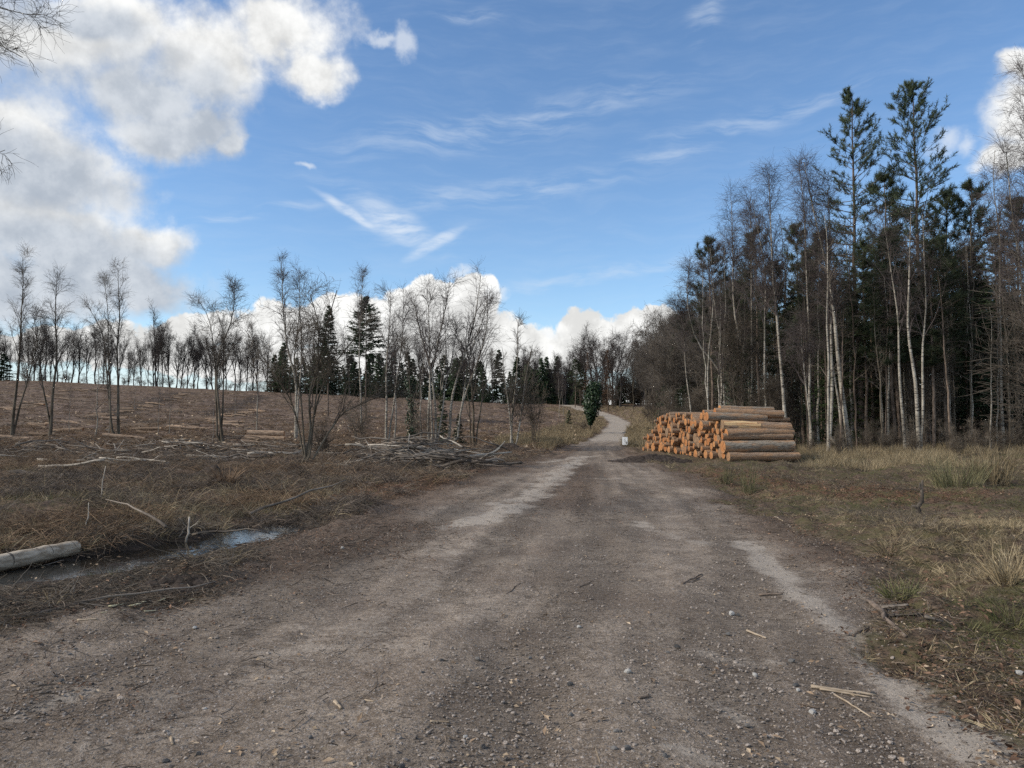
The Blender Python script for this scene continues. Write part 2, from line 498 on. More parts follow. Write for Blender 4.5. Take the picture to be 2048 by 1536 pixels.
M['scrub'] = noisy('scrub_twigs', (.075, .060, .046), (.19, .158, .122), 1.0, .9, .3)
M['branch_dark'] = noisy('weathered_branch', (.065, .053, .043), (.23, .195, .16), 5, .9, .35, stretch=(.4, 1, 1), bumpy=.5)
M['branch_pale'] = noisy('pale_peeled_branch', (.20, .17, .135), (.48, .43, .36), 4, .85, .2, stretch=(.4, 1, 1), bumpy=.4)
M['branch_pale_small'] = noisy('grey_brash', (.10, .08, .064), (.30, .245, .19), 2, .9, .4)
M['sliver'] = noisy('fresh_wood_sliver', (.42, .38, .22), (.62, .58, .40), 14, .8, .15, stretch=(.3, 2, 2))
M['stick_brown'] = noisy('stick_bark', (.075, .057, .044), (.20, .155, .12), 22, .9, .2, stretch=(.4, 1, 1), bumpy=.5)
M['stick_tan'] = noisy('stick_tan', (.22, .165, .11), (.42, .34, .25), 18, .85, .15, stretch=(.3, 1.5, 1.5), bumpy=.4)
M['stone_pale'] = noisy('pale_stone', (.34, .32, .29), (.58, .56, .52), 26, .85, .12, bumpy=.5)
M['stone_grey'] = noisy('grey_stone', (.12, .115, .11), (.25, .235, .215), 26, .85, .25, bumpy=.5)
M['stone_dark'] = noisy('dark_stone', (.05, .05, .05), (.12, .115, .11), 26, .8, .2, bumpy=.5)
M['gravel'] = noisy('gravel', (.12, .098, .08), (.38, .33, .285), 3.0, .9, .55, lo=.3, hi=.7)
M['grass_tan'] = noisy('dry_grass', (.19, .145, .085), (.40, .325, .205), 3, .85, .35)
M['grass_green'] = noisy('green_grass', (.075, .082, .032), (.185, .175, .085), 3, .8, .3)
M['bracken'] = noisy('dead_bracken', (.10, .064, .042), (.29, .20, .125), 2.5, .9, .4)
M['heather'] = noisy('heath_twigs', (.07, .054, .042), (.25, .20, .155), 2.5, .9, .45)
M['litter'] = noisy('leaf_litter', (.075, .042, .028), (.23, .145, .095), 4, .85, .5)
M['chips'] = noisy('wood_chips', (.16, .105, .066), (.46, .36, .25), 4, .85, .4)
M['soil'] = noisy('dark_soil', (.022, .017, .014), (.075, .058, .047), 9, .95, 0, bumpy=1.0)
M['white_board'] = noisy('white_board', (.80, .79, .76), (.86, .85, .82), 3, .6, 0)
M['post'] = noisy('post_wood', (.10, .085, .07), (.2, .17, .14), 6, .9, 0, stretch=(2, 2, .3))


def ground_mat():
    m, N, b = new_mat('ground_earth', .95, .12)
    tc = N.n('ShaderNodeTexCoord').outputs['Object']
    A = lambda nm: N.n('ShaderNodeAttribute', {'attribute_name': nm}).outputs['Fac']
    n1 = N.noise(tc, .55, 5, .6); n2 = N.noise(tc, 3.2, 7, .65); n3 = N.noise(tc, 17, 6, .7); n4 = N.noise(tc, 75, 4, .7)
    # packed stony earth
    f = N.m('ADD', N.m('MULTIPLY', n2, .55), N.m('MULTIPLY', n3, .45))
    t = N.mix(N.ss(f, .36, .62), (.115, .088, .064), (.275, .222, .170))
    t = N.mix(N.m('MULTIPLY', N.ss(N.noise(tc, .8, 6, .65), .47, .60), .65), t, N.mix(n3, (.070, .052, .038), (.165, .122, .088)))
    vo = N.n('ShaderNodeTexVoronoi', {'feature': 'F1'}, Vector=tc, Scale=48.0, Randomness=1.0)
    vr = N.sep(vo.outputs['Color'])
    peb = N.m('MULTIPLY', N.ss(vr[0], .70, .80), N.ss(vo.outputs['Distance'], .42, .30))
    t = N.mix(N.m('MULTIPLY', peb, .75), t, N.mix(vr[1], (.16, .14, .125), (.40, .37, .34)))
    vo2 = N.n('ShaderNodeTexVoronoi', {'feature': 'F1'}, Vector=tc, Scale=120.0)
    vr2 = N.sep(vo2.outputs['Color'])
    t = N.mix(N.m('MULTIPLY', N.ss(vr2[0], .55, .75), .45), t, N.mix(vr2[1], (.05, .04, .034), (.33, .29, .26)))
    t = N.n('ShaderNodeVectorMath', {'operation': 'SCALE'}, _0=t, Scale=N.ss(N.m('ADD', N.m('MULTIPLY', N.noise(tc, 130, 3, .7), .6), N.m('MULTIPLY', N.noise(tc, 34, 5, .75), .4)), .36, .62, .62, 1.45)).outputs[0]
    mg = N.ss(N.m('ADD', A('margin'), N.m('MULTIPLY', N.m('SUBTRACT', f, .5), 1.6)), .25, .85)
    t = N.mix(N.m('MULTIPLY', mg, .85), t, N.mix(N.ss(n3, .36, .64), (.058, .042, .031), (.165, .118, .085)))
    t = N.n('ShaderNodeVectorMath', {'operation': 'SCALE'}, _0=t, Scale=A('rut')).outputs[0]
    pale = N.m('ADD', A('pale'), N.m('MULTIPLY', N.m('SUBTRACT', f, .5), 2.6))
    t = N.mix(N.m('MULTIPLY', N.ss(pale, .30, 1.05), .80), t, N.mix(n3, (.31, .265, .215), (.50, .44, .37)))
    # rough ground: soil, dead plants, litter, grass
    g = N.mix(N.ss(n3, .36, .66), (.045, .034, .025), (.185, .138, .10))
    g = N.mix(N.m('MULTIPLY', N.ss(n2, .48, .68), .6), g, (.21, .155, .098))
    g = N.mix(N.m('MULTIPLY', A('litter'), N.ss(n3, .38, .6)), g, (.17, .085, .048))
    g = N.mix(N.m('MULTIPLY', A('green'), N.ss(n2, .40, .60)), g, N.mix(n3, (.050, .052, .020), (.135, .120, .058)))
    hill = N.mix(N.ss(N.noise(tc, .9, 8, .72), .40, .62), (.085, .059, .044), (.21, .152, .115))
    hill = N.mix(N.m('MULTIPLY', N.ss(N.noise(tc, .16, 4, .6), .48, .64), .5), hill, (.16, .115, .07))
    g = N.mix(A('hill'), g, hill)
    g = N.mix(A('mud'), g, N.mix(n3, (.016, .013, .011), (.05, .04, .034)))
    k = N.m('ADD', A('track'), N.m('MULTIPLY', N.m('SUBTRACT', f, .5), 1.1))
    col = N.mix(N.ss(k, .25, .75), g, t)
    setc(N, b, col)
    h = N.m('ADD', N.m('ADD', N.m('MULTIPLY', n3, .5), N.m('MULTIPLY', n4, .35)), N.m('MULTIPLY', peb, .25))
    bump(N, b, h, .9, .035)
    return m


M['ground'] = ground_mat()

# ------------------------------------------------------------------ ground and track


def steps(a, b, s0, growth, smax):
    out = [a]; s = s0
    while out[-1] < b:
        out.append(out[-1] + s); s = min(s * growth, smax)
    return out


ypos = [2.0]
ypos = steps(1.5, 14, .055, 1.0, .055); ypos = ypos[:-1] + steps(ypos[-1], 60, .06, 1.012, .5); ypos = ypos[:-1] + steps(ypos[-1], 225, .5, 1.01, .75); ypos = ypos[:-1] + steps(ypos[-1], 1500, 1, 1.25, 150)
yneg = [-v for v in steps(-1.5, 300, .1, 1.25, 60)][1:][::-1]
ys = np.array([v for v in yneg if v < 1.5] + ypos)
xr = steps(0, 7, .07, 1.0, .07); xr = xr[:-1] + steps(xr[-1], 26, .09, 1.05, .45); xr = xr[:-1] + steps(xr[-1], 900, .5, 1.09, 60)
xs = np.array([-v for v in xr[1:]][::-1] + xr)
X, Y = np.meshgrid(xs, ys)
Z = terrain(X, Y)
TM = track_mask(X, Y)

PALE = []


def strip(pts, w, amt): PALE.append(([hit(*p) for p in pts], w, amt))


strip([(1165, 915), (1120, 945), (1060, 995), (1000, 1022), (935, 1050)], .42, 1.0)
strip([(935, 1050), (860, 1090), (700, 1180), (560, 1290), (400, 1400)], .35, .35)
strip([(1285, 1045), (1310, 1060), (1400, 1090)], .22, .75)
strip([(1480, 1085), (1520, 1110), (1600, 1190), (1660, 1230), (1740, 1330), (1850, 1420), (1960, 1515)], .17, 1.0)
strip([(1180, 1125), (1340, 1130)], .18, .5)
strip([(150, 1560), (480, 1400), (760, 1230), (930, 1080), (1060, 985), (1165, 905)], .55, .40)
strip([(1960, 1560), (1760, 1340), (1560, 1160), (1400, 1070), (1290, 985), (1200, 905)], .5, .34)
strip([(560, 1560), (760, 1400), (900, 1250), (1000, 1130)], .3, .30)
strip([(1090, 925), (1180, 912)], .5, .8)
strip([(1180, 957), (1240, 957)], .4, .6)
strip([(1420, 1310), (1540, 1330)], .13, .6)
strip([(1430, 1410), (1500, 1450)], .12, .8)
strip([(1330, 1490), (1440, 1530)], .1, .8)
strip([(20, 1440), (150, 1385)], .12, .9)
strip([(1430, 1225), (1350, 1300)], .18, .3)
pale = np.zeros_like(X)
near = (Y > 1) & (Y < 60) & (np.abs(X) < 10)
for pts, w, amt in PALE:
    d = seg_dist(X[near], Y[near], pts)
    d = d + w * 1.1 * fbm2(X[near] * 2.6 + 5, Y[near] * 1.5, 97, 4)
    pale[near] = np.maximum(pale[near], amt * (1 - sstep(d, w * .1, w * 1.7)))
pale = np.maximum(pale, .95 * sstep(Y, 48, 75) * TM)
lit_p = [hit(1470, 948), hit(1560, 965), hit(1700, 985), hit(1810, 985)]
litter = np.maximum(1 - sstep(seg_dist(X, Y, lit_p), .7, 3.0), .8 * (1 - sstep(seg_dist(X, Y, [hit(700, 1000), hit(880, 960), hit(960, 940)]), .5, 2.2)))
litter = np.maximum(litter, .25)
green = np.where(X > 2, .75, .22 * (1 - sstep(Y, 14, 30))) * (1 - sstep(Y, 45, 70))
green = np.maximum(green, .4 * np.exp(-((X - 12) / 6) ** 2) * sstep(Y, 60, 90))
hillm = sstep(Y, 26, 46) * (1 - sstep(X, 4, 12) * (1 - sstep(Y, 60, 110)))
mud = .95 * (1 - sstep(seg_dist(X, Y, PUDDLE), .5, 1.5)) + .5 * np.exp(-((Y - 7.5) / 1.5) ** 2) * np.exp(-((X + 3.6) / .9) ** 2)
ruts = np.minimum(seg_dist(X, Y, [hit(205, 835), hit(290, 810), hit(360, 785)]), seg_dist(X, Y, [hit(430, 828), hit(520, 792)]))
mud = np.maximum(mud, .8 * (1 - sstep(ruts, 1.0, 3.2)))
mud = np.maximum(mud, .55 * (1 - sstep(seg_dist(X, Y, [hit(0, 905), hit(300, 905), hit(640, 905), hit(1000, 915)]), 1.5, 4)))
LX = np.interp(Y, LEFT[:, 0], LEFT[:, 1]); RX = np.interp(Y, RIGHT[:, 0], RIGHT[:, 1])
lat = (X - LX) / (RX - LX) * 7.0
rut = 1 + .46 * vnoise(lat * 1.7 + 3, Y * .16, 301) + .40 * vnoise(lat * 4.1, Y * .22 + 9, 302) + .30 * vnoise(lat * 9.0, Y * .5, 303)
rut = np.clip(rut, .80, 1.4)
inl = X - LX + .9 * fbm2(X * .8, Y * .5, 311, 3); inr_ = RX - X + .9 * fbm2(X * .8, Y * .5, 313, 3)
margin = np.maximum((1 - sstep(inl, .2, 2.4)) * (.25 + .75 * sstep(Y, 6.5, 9.5)), .8 * (1 - sstep(inr_, -.1, .3 + 1.2 * sstep(Y, 6, 14)))) * (1 - sstep(Y, 45, 60))
middle = .8 * np.exp(-((lat - 3.6) / 1.0) ** 2) * sstep(Y, 11, 16) * (1 - sstep(Y, 26, 36))
margin = np.maximum(margin, middle)
Z = Z + TM * (rut - 1) * .022 * (Y > 0)
ny, nx = X.shape
I = np.arange(ny * nx).reshape(ny, nx)
Qd = np.stack([I[:-1, :-1], I[:-1, 1:], I[1:, 1:], I[1:, :-1]], -1).reshape(-1, 4)
V = np.stack([X, Y, Z], -1).reshape(-1, 3)
intrack = TM.ravel()[Qd].mean(1) > .5


def sheet(name, Q):
    used, inv = np.unique(Q.ravel(), return_inverse=True)
    me = mesh_from(name, V[used], inv.reshape(-1, 4), None, True, M['ground'])
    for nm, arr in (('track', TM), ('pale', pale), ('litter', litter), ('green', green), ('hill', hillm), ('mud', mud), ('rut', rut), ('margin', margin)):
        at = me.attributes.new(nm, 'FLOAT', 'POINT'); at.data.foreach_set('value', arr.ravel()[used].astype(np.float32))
    return tag(obj(name, me), kind='structure')


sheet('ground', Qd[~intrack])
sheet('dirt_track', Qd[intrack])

# water in the wet hollow
m, N, b = new_mat('puddle_water', .04, .5)
setc(N, b, (.012, .011, .010)); b.inputs['IOR'].default_value = 1.33
tc = N.n('ShaderNodeTexCoord').outputs['Object']
bump(N, b, N.noise(tc, 14, 4, .6), .15, .01)
pts = np.array(PUDDLE); wx = np.linspace(-7.2, -2.9, 60); wy = np.linspace(7.4, 13.6, 80)
wl = -.138
GX, GY = np.meshgrid(wx, wy); I2 = np.arange(GX.size).reshape(GX.shape)
Q2 = np.stack([I2[:-1, :-1], I2[:-1, 1:], I2[1:, 1:], I2[1:, :-1]], -1).reshape(-1, 4)
keep = (seg_dist(GX, GY, PUDDLE) < 1.15).ravel()[Q2].all(1)
u2, inv = np.unique(Q2[keep].ravel(), return_inverse=True)
me = mesh_from('puddle', np.stack([GX.ravel()[u2], GY.ravel()[u2], np.full(len(u2), wl)], 1), inv.reshape(-1, 4), None, True, m)
tag(obj('puddle', me), kind='structure')


# ------------------------------------------------------------------ trees
def bare_tree(seed, stems, bark, twig, n1=30, t1=(.35, .97), l1=3.2, a1=(28, 50), n2=9, l2=1.3, n3=5, l3=.8, grav=(.03, .0, -.12),
              r_twig=.010, sides=7, wander=.10, lw=None, a2=(30, 60)):
    """stems: list of (pts (k,3), r0, r1). Returns parts: trunk and crown"""
    rng = np.random.default_rng(seed)
    g = Geo(); c = Geo()
    S1, D1, L1, R1 = [], [], [], []
    for pts, r0, r1 in stems:
        pts = np.asarray(pts, float); k = len(pts)
        rr = r0 + (r1 - r0) * np.linspace(0, 1, k) ** .8
        rr[0] *= 1.25
        g.tubes(pts[None], rr[None], sides)
        nn = max(3, int(n1 * len(stems) ** -.4))
        t = np.sort(rng.uniform(t1[0] ** 1.0, t1[1], nn))
        p, tg, pr = sample(pts[None], rr[None], np.zeros(nn, int), t)
        fz = (t - t1[0]) / (1 - t1[0])
        ln = l1 * (lw(fz) if lw else (1 - .72 * fz)) * rng.uniform(.6, 1.2, nn)
        S1.append(p); L1.append(ln); R1.append(np.minimum(pr * .55, .012 * ln + .008))
        D1.append(splay(tg, np.radians(rng.uniform(*a1, nn)), rng))
    S1, D1, L1, R1 = map(np.concatenate, (S1, D1, L1, R1))
    p1 = lines(S1, D1, L1, 6, wander * 1.3, grav[0], rng); r1_ = taper(len(p1), 7, R1, np.maximum(R1 * .3, r_twig * .8))
    c.tubes(p1, r1_, 4)
    idx = np.repeat(np.arange(len(p1)), n2); t = rng.uniform(.15, 1, len(idx))
    p, tg, pr = sample(p1, r1_, idx, t)
    ln = l2 * rng.uniform(.5, 1.25, len(idx)) * (.45 + .55 * (L1[idx] / L1.max())) * (1.1 - .4 * t)
    p2 = lines(p, splay(tg, np.radians(rng.uniform(*a2, len(idx))), rng), ln, 4, wander * 1.6, grav[1], rng)
    r2 = taper(len(p2), 5, np.minimum(pr * .7, r_twig * 1.7), np.full(len(p2), r_twig * .7)); c.tubes(p2, r2, 3)
    if n3:
        idx = np.repeat(np.arange(len(p2)), n3); t = rng.uniform(.1, 1, len(idx))
        p, tg, pr = sample(p2, r2, idx, t)
        p3 = lines(p, splay(tg, np.radians(rng.uniform(20, 55, len(idx))), rng), l3 * rng.uniform(.5, 1.3, len(idx)), 3, wander * 1.8, grav[2], rng)
        c.tubes(p3, taper(len(p3), 4, np.full(len(p3), r_twig * .8), np.full(len(p3), r_twig * .45)), 3)
    return [('trunk', g.mesh('trunk', bark)), ('crown', c.mesh('crown', twig))]


def stem(h, seed, lean=(0, 0), wig=.02, k=14, base=(0, 0, -.15)):
    rng = np.random.default_rng(seed)
    t = np.linspace(0, 1, k)
    w = np.cumsum(rng.standard_normal((k, 2)) * wig * h / math.sqrt(k), 0); w -= w[0]
    return np.stack([base[0] + lean[0] * h * t ** 1.2 + w[:, 0], base[1] + lean[1] * h * t ** 1.2 + w[:, 1], base[2] + (h + .15) * t], 1)


def birch(seed, h=15.0, lean=(0, 0), twin=False, **kw):
    st = [(stem(h, seed, lean, .025), .011 * h * .75, .012)]
    if twin:
        s0 = st[0][0]; i = 4
        s2 = stem(h * .68, seed + 5, (.12, .05), .03, 11, tuple(s0[i]))
        st.append((s2, .075, .012))
    a = dict(n1=32, t1=(.36, .98), l1=3.0, a1=(22, 42), n2=9, l2=1.3, n3=4, l3=.85, grav=(.05, -.02, -.16), r_twig=.0065)
    a.update(kw)
    return bare_tree(seed, st, M['birch'], M['birch_twig'], **a)


def beech(seed, h=14.0):
    rng = np.random.default_rng(seed)
    st = [(stem(h * .95, seed, (rng.uniform(-.05, .05), 0), .025, 9), .20, .03)]
    for q in range(2 + seed % 3):
        b = st[0][0][1 + (q + seed) % 4]
        a = rng.uniform(0, 6.28); k = rng.uniform(.16, .42); st.append((stem(h * rng.uniform(.55, .75), seed * 3 + q + 1, (k * math.cos(a), k * math.sin(a)), .04, 8, tuple(b)), .11, .025))
    return bare_tree(seed, st, M['far_bark'], M['far_twig'], n1=26, t1=(.20, .98), l1=4.4, a1=(14, 42), n2=8, l2=1.7, n3=3, l3=1.0,
                     grav=(.10, .06, .04), r_twig=.0135, sides=5, lw=lambda f: 1 - .62 * f)


def oakish(seed, h=11.0, bark='grey_bark', twig='grey_twig', r=.013, n1=26, spread=3.6, t0=.25, n3=5):
    rng = np.random.default_rng(seed)
    st = [(stem(h, seed, (rng.uniform(-.08, .08), 0), .035, 12), .011 * h, .015)]
    for q in range(2):
        b = st[0][0][3 + q * 2]; a = rng.uniform(0, 6.28)
        st.append((stem(h * .55, seed + q + 1, (.35 * math.cos(a), .35 * math.sin(a)), .04, 8, tuple(b)), .006 * h, .015))
    return bare_tree(seed, st, M[bark], M[twig], n1=n1, t1=(t0, .98), l1=spread, a1=(30, 62), n2=9, l2=1.5, n3=n3, l3=.8,
                     grav=(.09, .04, .02), r_twig=r, lw=lambda f: 1 - .55 * f, sides=6)


def pine(seed, h=22.0, crown=.45, spread=2.6, tufts=1.0, dead=.12, leaf='pine_leaf', dense=1.0, nl=.34):
    rng = np.random.default_rng(seed)
    tr = stem(h, seed, (rng.uniform(-.03, .03), 0), .008, 18)
    rr = np.linspace(.0085 * h, .02, 18)
    g = Geo(); g.tubes(tr[None], rr[None], 8)
    nw = int((1 - crown) * h / .52)
    t = np.repeat(np.linspace(crown, .985, nw), 5) + rng.uniform(-.008, .008, nw * 5); t = np.clip(t, 0, .995)
    p, tg, pr = sample(tr[None], rr[None], np.zeros(len(t), int), t)
    f = (t - crown) / (1 - crown)
    prof = np.interp(f, [0, .12, .35, .65, .9, 1], [.55, .95, 1.0, .78, .42, .14])
    ln = spread * prof * rng.uniform(.55, 1.2, len(t))
    keep = rng.random(len(t)) < .88; p, f, ln, pr = p[keep], f[keep], ln[keep], pr[keep]
    a = rng.uniform(0, 6.28, len(p)); up = np.interp(f, [0, .5, 1], [-.05, .25, .9]) + rng.normal(0, .12, len(p))
    d = np.stack([np.cos(a), np.sin(a), up], 1)
    br = lines(p, d, ln, 5, .06, .07, rng); rb = taper(len(br), 6, np.minimum(pr * .4, .012 + .012 * ln), np.full(len(br), .008))
    b = Geo(); b.tubes(br, rb, 4)
    n2 = max(2, int(5 * dense)); idx = np.repeat(np.arange(len(br)), n2); tt = rng.uniform(.3, 1, len(idx))
    p2, tg2, pr2 = sample(br, rb, idx, tt)
    d2 = splay(tg2, np.radians(rng.uniform(25, 60, len(idx))), rng); d2[:, 2] = np.abs(d2[:, 2]) * .5 + .12
    s2 = lines(p2, d2, np.clip(ln[idx] * .30, .15, .75) * rng.uniform(.6, 1.2, len(idx)), 3, .08, .16, rng)
    b.tubes(s2, np.full(s2.shape[:2], .007), 3)
    tips = np.concatenate([s2[:, -1], br[:, -1], s2[:, 2]]); tdir = np.concatenate([s2[:, -1] - s2[:, -2], br[:, -1] - br[:, -2], s2[:, 2] - s2[:, 1]])
    tdir /= np.linalg.norm(tdir, axis=1, keepdims=True) + 1e-9; tdir[:, 2] += .25
    top = tr[-1]; tips = np.vstack([tips, top[None]]); tdir = np.vstack([tdir, [[0, 0, 1]]])
    nn = int(15 * tufts); idx = np.repeat(np.arange(len(tips)), nn)
    dd = tdir[idx] * .75 + rng.standard_normal((len(idx), 3)) * .55
    l = Geo(); l.spikes(tips[idx] - tdir[idx] * rng.uniform(0, .22, len(idx))[:, None], dd, nl * rng.uniform(.6, 1.15, len(idx)), .013)
    # dead lower limbs
    nd = int(dead * h * 14); t = rng.uniform(.06, crown, nd); p, tg, pr = sample(tr[None], rr[None], np.zeros(nd, int), t)
    a = rng.uniform(0, 6.28, nd); dl = lines(p, np.stack([np.cos(a), np.sin(a), rng.uniform(-.3, .35, nd)], 1), rng.uniform(.3, 1.9, nd), 4, .12, -.04, rng)
    b.tubes(dl, taper(nd, 5, np.full(nd, .016), np.full(nd, .006)), 3)
    return [('trunk', g.mesh('trunk', M['pine_bark'])), ('branches', b.mesh('branches', M['dead_twig'])), ('crown', l.mesh('crown', M[leaf]))]


def spruce(seed, h=18.0, low=.08, spread=2.4, leaf='spruce_leaf', step=.42, nb=6, ns=12, w=.05, L=.42, droop=-.10):
    rng = np.random.default_rng(seed)
    tr = stem(h, seed, (0, 0), .004, 10); rr = np.linspace(.009 * h, .015, 10)
    g = Geo(); g.tubes(tr[None], rr[None], 6)
    nw = int((1 - low) * h / step)
    t = np.repeat(np.linspace(low, .985, nw), nb) + rng.uniform(-.022, .022, nw * nb); t = np.clip(t, .01, .99)
    p, tg, pr = sample(tr[None], rr[None], np.zeros(len(t), int), t)
    f = (t - low) / (1 - low)
    ln = spread * (1 - f) ** .8 * rng.uniform(.5, 1.15, len(t)) + .15
    a = rng.uniform(0, 6.28, len(t))
    br = lines(p, np.stack([np.cos(a), np.sin(a), np.interp(f, [0, .6, 1], [-.12, .12, .9])], 1), ln, 4, .05, droop * .5, rng)
    rb = taper(len(br), 5, np.full(len(br), .022), np.full(len(br), .008))
    l = Geo(); l.tubes(br, rb, 3)
    idx = np.repeat(np.arange(len(br)), ns); tt = rng.uniform(.12, 1.0, len(idx))
    p2, tg2, _ = sample(br, rb, idx, tt)
    d2 = splay(tg2, np.radians(rng.uniform(25, 70, len(idx))), rng); d2[:, 2] = d2[:, 2] * .45 - .12
    l.spikes(p2, d2, L * rng.uniform(.6, 1.3, len(idx)) * np.clip(.45 + ln[idx] / spread * .7, .3, 1.1), w)
    top = tr[-1]; l.spikes(np.repeat(top[None] - [[0, 0, .5]], 5, 0), np.array([[.2, 0, 1], [-.2, .1, 1], [0, -.2, 1], [0, .2, 1], [0, 0, 1.]]), .7, .05)
    return [('trunk', g.mesh('trunk', M['pine_bark'])), ('crown', l.mesh('crown', M[leaf]))]


def shrub(seed, h=3.0, n=9, twig='scrub', spread=.45, r=.012, n1=7, n3=3):
    rng = np.random.default_rng(seed)
    st = []
    for q in range(n):
        a = rng.uniform(0, 6.28); s = rng.uniform(.1, spread)
        st.append((stem(h * rng.uniform(.55, 1), seed * 7 + q, (s * math.cos(a), s * math.sin(a)), .05, 8, (rng.normal(0, .12), rng.normal(0, .12), -.1)), r * 2, r * .6))
    return bare_tree(seed, st, M[twig], M[twig], n1=n1 * 2, t1=(.2, .97), l1=h * .35, a1=(20, 50), n2=5, l2=h * .18, n3=n3, l3=h * .12, grav=(.06, .02, 0), r_twig=r * .6, sides=4)


def ivy_parts(pts, r, seed, n=1500, size=.13):
    rng = np.random.default_rng(seed)
    pts = np.asarray(pts, float)
    t = rng.uniform(0, 1, n); p, tg, _ = sample(pts[None], np.zeros((1, len(pts))), np.zeros(n, int), t)
    a = rng.uniform(0, 6.28, n); rr = np.interp(t, np.linspace(0, 1, len(r)), r) * rng.uniform(.35, 1.15, n) * (1 + .45 * vnoise(t * 9, a * 1.6, seed))
    o = np.stack([np.cos(a), np.sin(a), rng.normal(0, .25, n)], 1)
    l = Geo(); l.leaves(p + o * rr[:, None], np.stack([o[:, 0] * .6, o[:, 1] * .6, -.6 + rng.normal(0, .5, n)], 1) + rng.normal(0, .4, (n, 3)), o + rng.normal(0, .4, (n, 3)), size * rng.uniform(.7, 1.3, n), size * .38)
    return ('ivy', l.mesh('ivy', M['ivy']))


HBASE = {}


def variants(key, fn, n, h):
    HBASE[key] = (h, [fn(s) for s in range(n)])


variants('birch', lambda s: birch(100 + s, 15, twin=s in (1, 3)), 4, 15)
variants('hill_birch', lambda s: birch(130 + s, 13, twin=s == 2, n1=18, t1=(.45, .98), l1=2.8, n2=7, n3=4, r_twig=.0065, a1=(15, 34)), 3, 13)
variants('sapling', lambda s: birch(150 + s, 6, n1=14, t1=(.3, .97), l1=1.2, n2=5, l2=.5, n3=2, l3=.4, r_twig=.007), 3, 6)
variants('beech', lambda s: beech(200 + s, 14), 7, 14)
variants('grey', lambda s: oakish(230 + s, 11), 4, 11)
variants('pine', lambda s: pine(300 + s, 16, .42, 2.5, .75, leaf='pine_dark', dense=1.3, nl=.42), 4, 16)
variants('spruce', lambda s: spruce(330 + s, 16, .06 if s < 2 else .22, 2.6), 3, 16)
variants('thin_spruce', lambda s: spruce(350 + s, 12, .05, 1.9, ns=12, w=.07, L=.6, step=.42), 3, 12)
variants('far_spruce', lambda s: spruce(370 + s, 14, (.05, .04, .16)[s], 2.9, ns=15, w=.13, L=.95, step=.5, nb=6), 3, 14)
variants('pole', lambda s: bare_tree(470 + s, [(stem(12, 470 + s, ((-.05, .04, .0, .06, -.03)[s], 0), .018, 16), (.085, .06, .10, .07, .12)[s], .012)], M[('grey_bark', 'pine_bark', 'birch', 'grey_bark', 'pine_bark')[s]], M['dead_twig'], n1=16, t1=(.3, .98), l1=1.5, a1=(25, 70), n2=5, l2=.7, n3=2, l3=.4, grav=(.02, 0, -.02), r_twig=.0065), 5, 12)
variants('shrub', lambda s: shrub(380 + s, 3.2), 3, 3.2)
variants('understorey', lambda s: oakish(400 + s, 7, 'dead_twig', 'dead_twig', .010, 24, 2.2, .15), 3, 7)
variants('larch', lambda s: spruce(440 + s, 14, .1, 2.2, leaf='larch', ns=9, w=.018, L=.6), 1, 14)


def put(name, parts, x, y, h, hb, label, cat='tree', group=None, rz=None, seed=0, wide=1.0, tilt=(0, 0)):
    s = h / hb
    z = tz(x, y)
    e = empty(name, (x, y, z - .03), 0, (s * wide, s * wide, s))
    e.rotation_euler = (tilt[0], tilt[1], rz if rz is not None else (seed * 2.39996) % 6.283)
    for pn, me in parts: obj(pn, me, e)
    return tag(e, label, cat, group)


CNT = [0]


def tree(key, name, px, d, top, label, group=None, var=None, rz=None, wide=1.0, tilt=(0, 0), xy=None):
    x, y = xy if xy else atpx(px, d)
    h = height_to(top, y) - tz(x, y)
    hb, vs = HBASE[key]; CNT[0] += 1
    v = CNT[0] % len(vs) if var is None else var
    return put(name, vs[v], x, y, h, hb, label, 'tree', group, rz, CNT[0], wide, tilt)


def wp_path(pxs, d, base_xy, dy=0.0, n=14):
    """trunk course through given heights; depth drifts slowly by dy"""
    bx, by = base_xy; bz = tz(bx, by)
    out = []
    for i, (px, py) in enumerate(pxs):
        yy = d + dy * i / max(1, len(pxs) - 1)
        v = pix_dir(px, py); v = v / v[1] * yy
        out.append((v[0] - bx, v[1] - by, CAM_H + v[2] - bz))
    out = np.array(out); out[0, 2] = min(out[0, 2], 0) - .15
    s = np.concatenate([[0], np.cumsum(np.linalg.norm(np.diff(out, axis=0), axis=1))]); u = np.linspace(0, s[-1], n)
    # smooth (Catmull-like) resampling
    res = np.stack([np.interp(u, s, out[:, k]) for k in range(3)], 1)
    rw = np.random.default_rng(int(pxs[0][0] * 7 + pxs[-1][0]))
    wob = np.cumsum(rw.normal(0, .045, (n, 2)), 0); wob -= np.linspace(0, 1, n)[:, None] * wob[-1]; wob[0] = 0
    res[:, :2] += wob * min(1.0, s[-1] / 8)
    for _ in range(1): res[1:-1] = .25 * res[:-2] + .5 * res[1:-1] + .25 * res[2:]
    return res


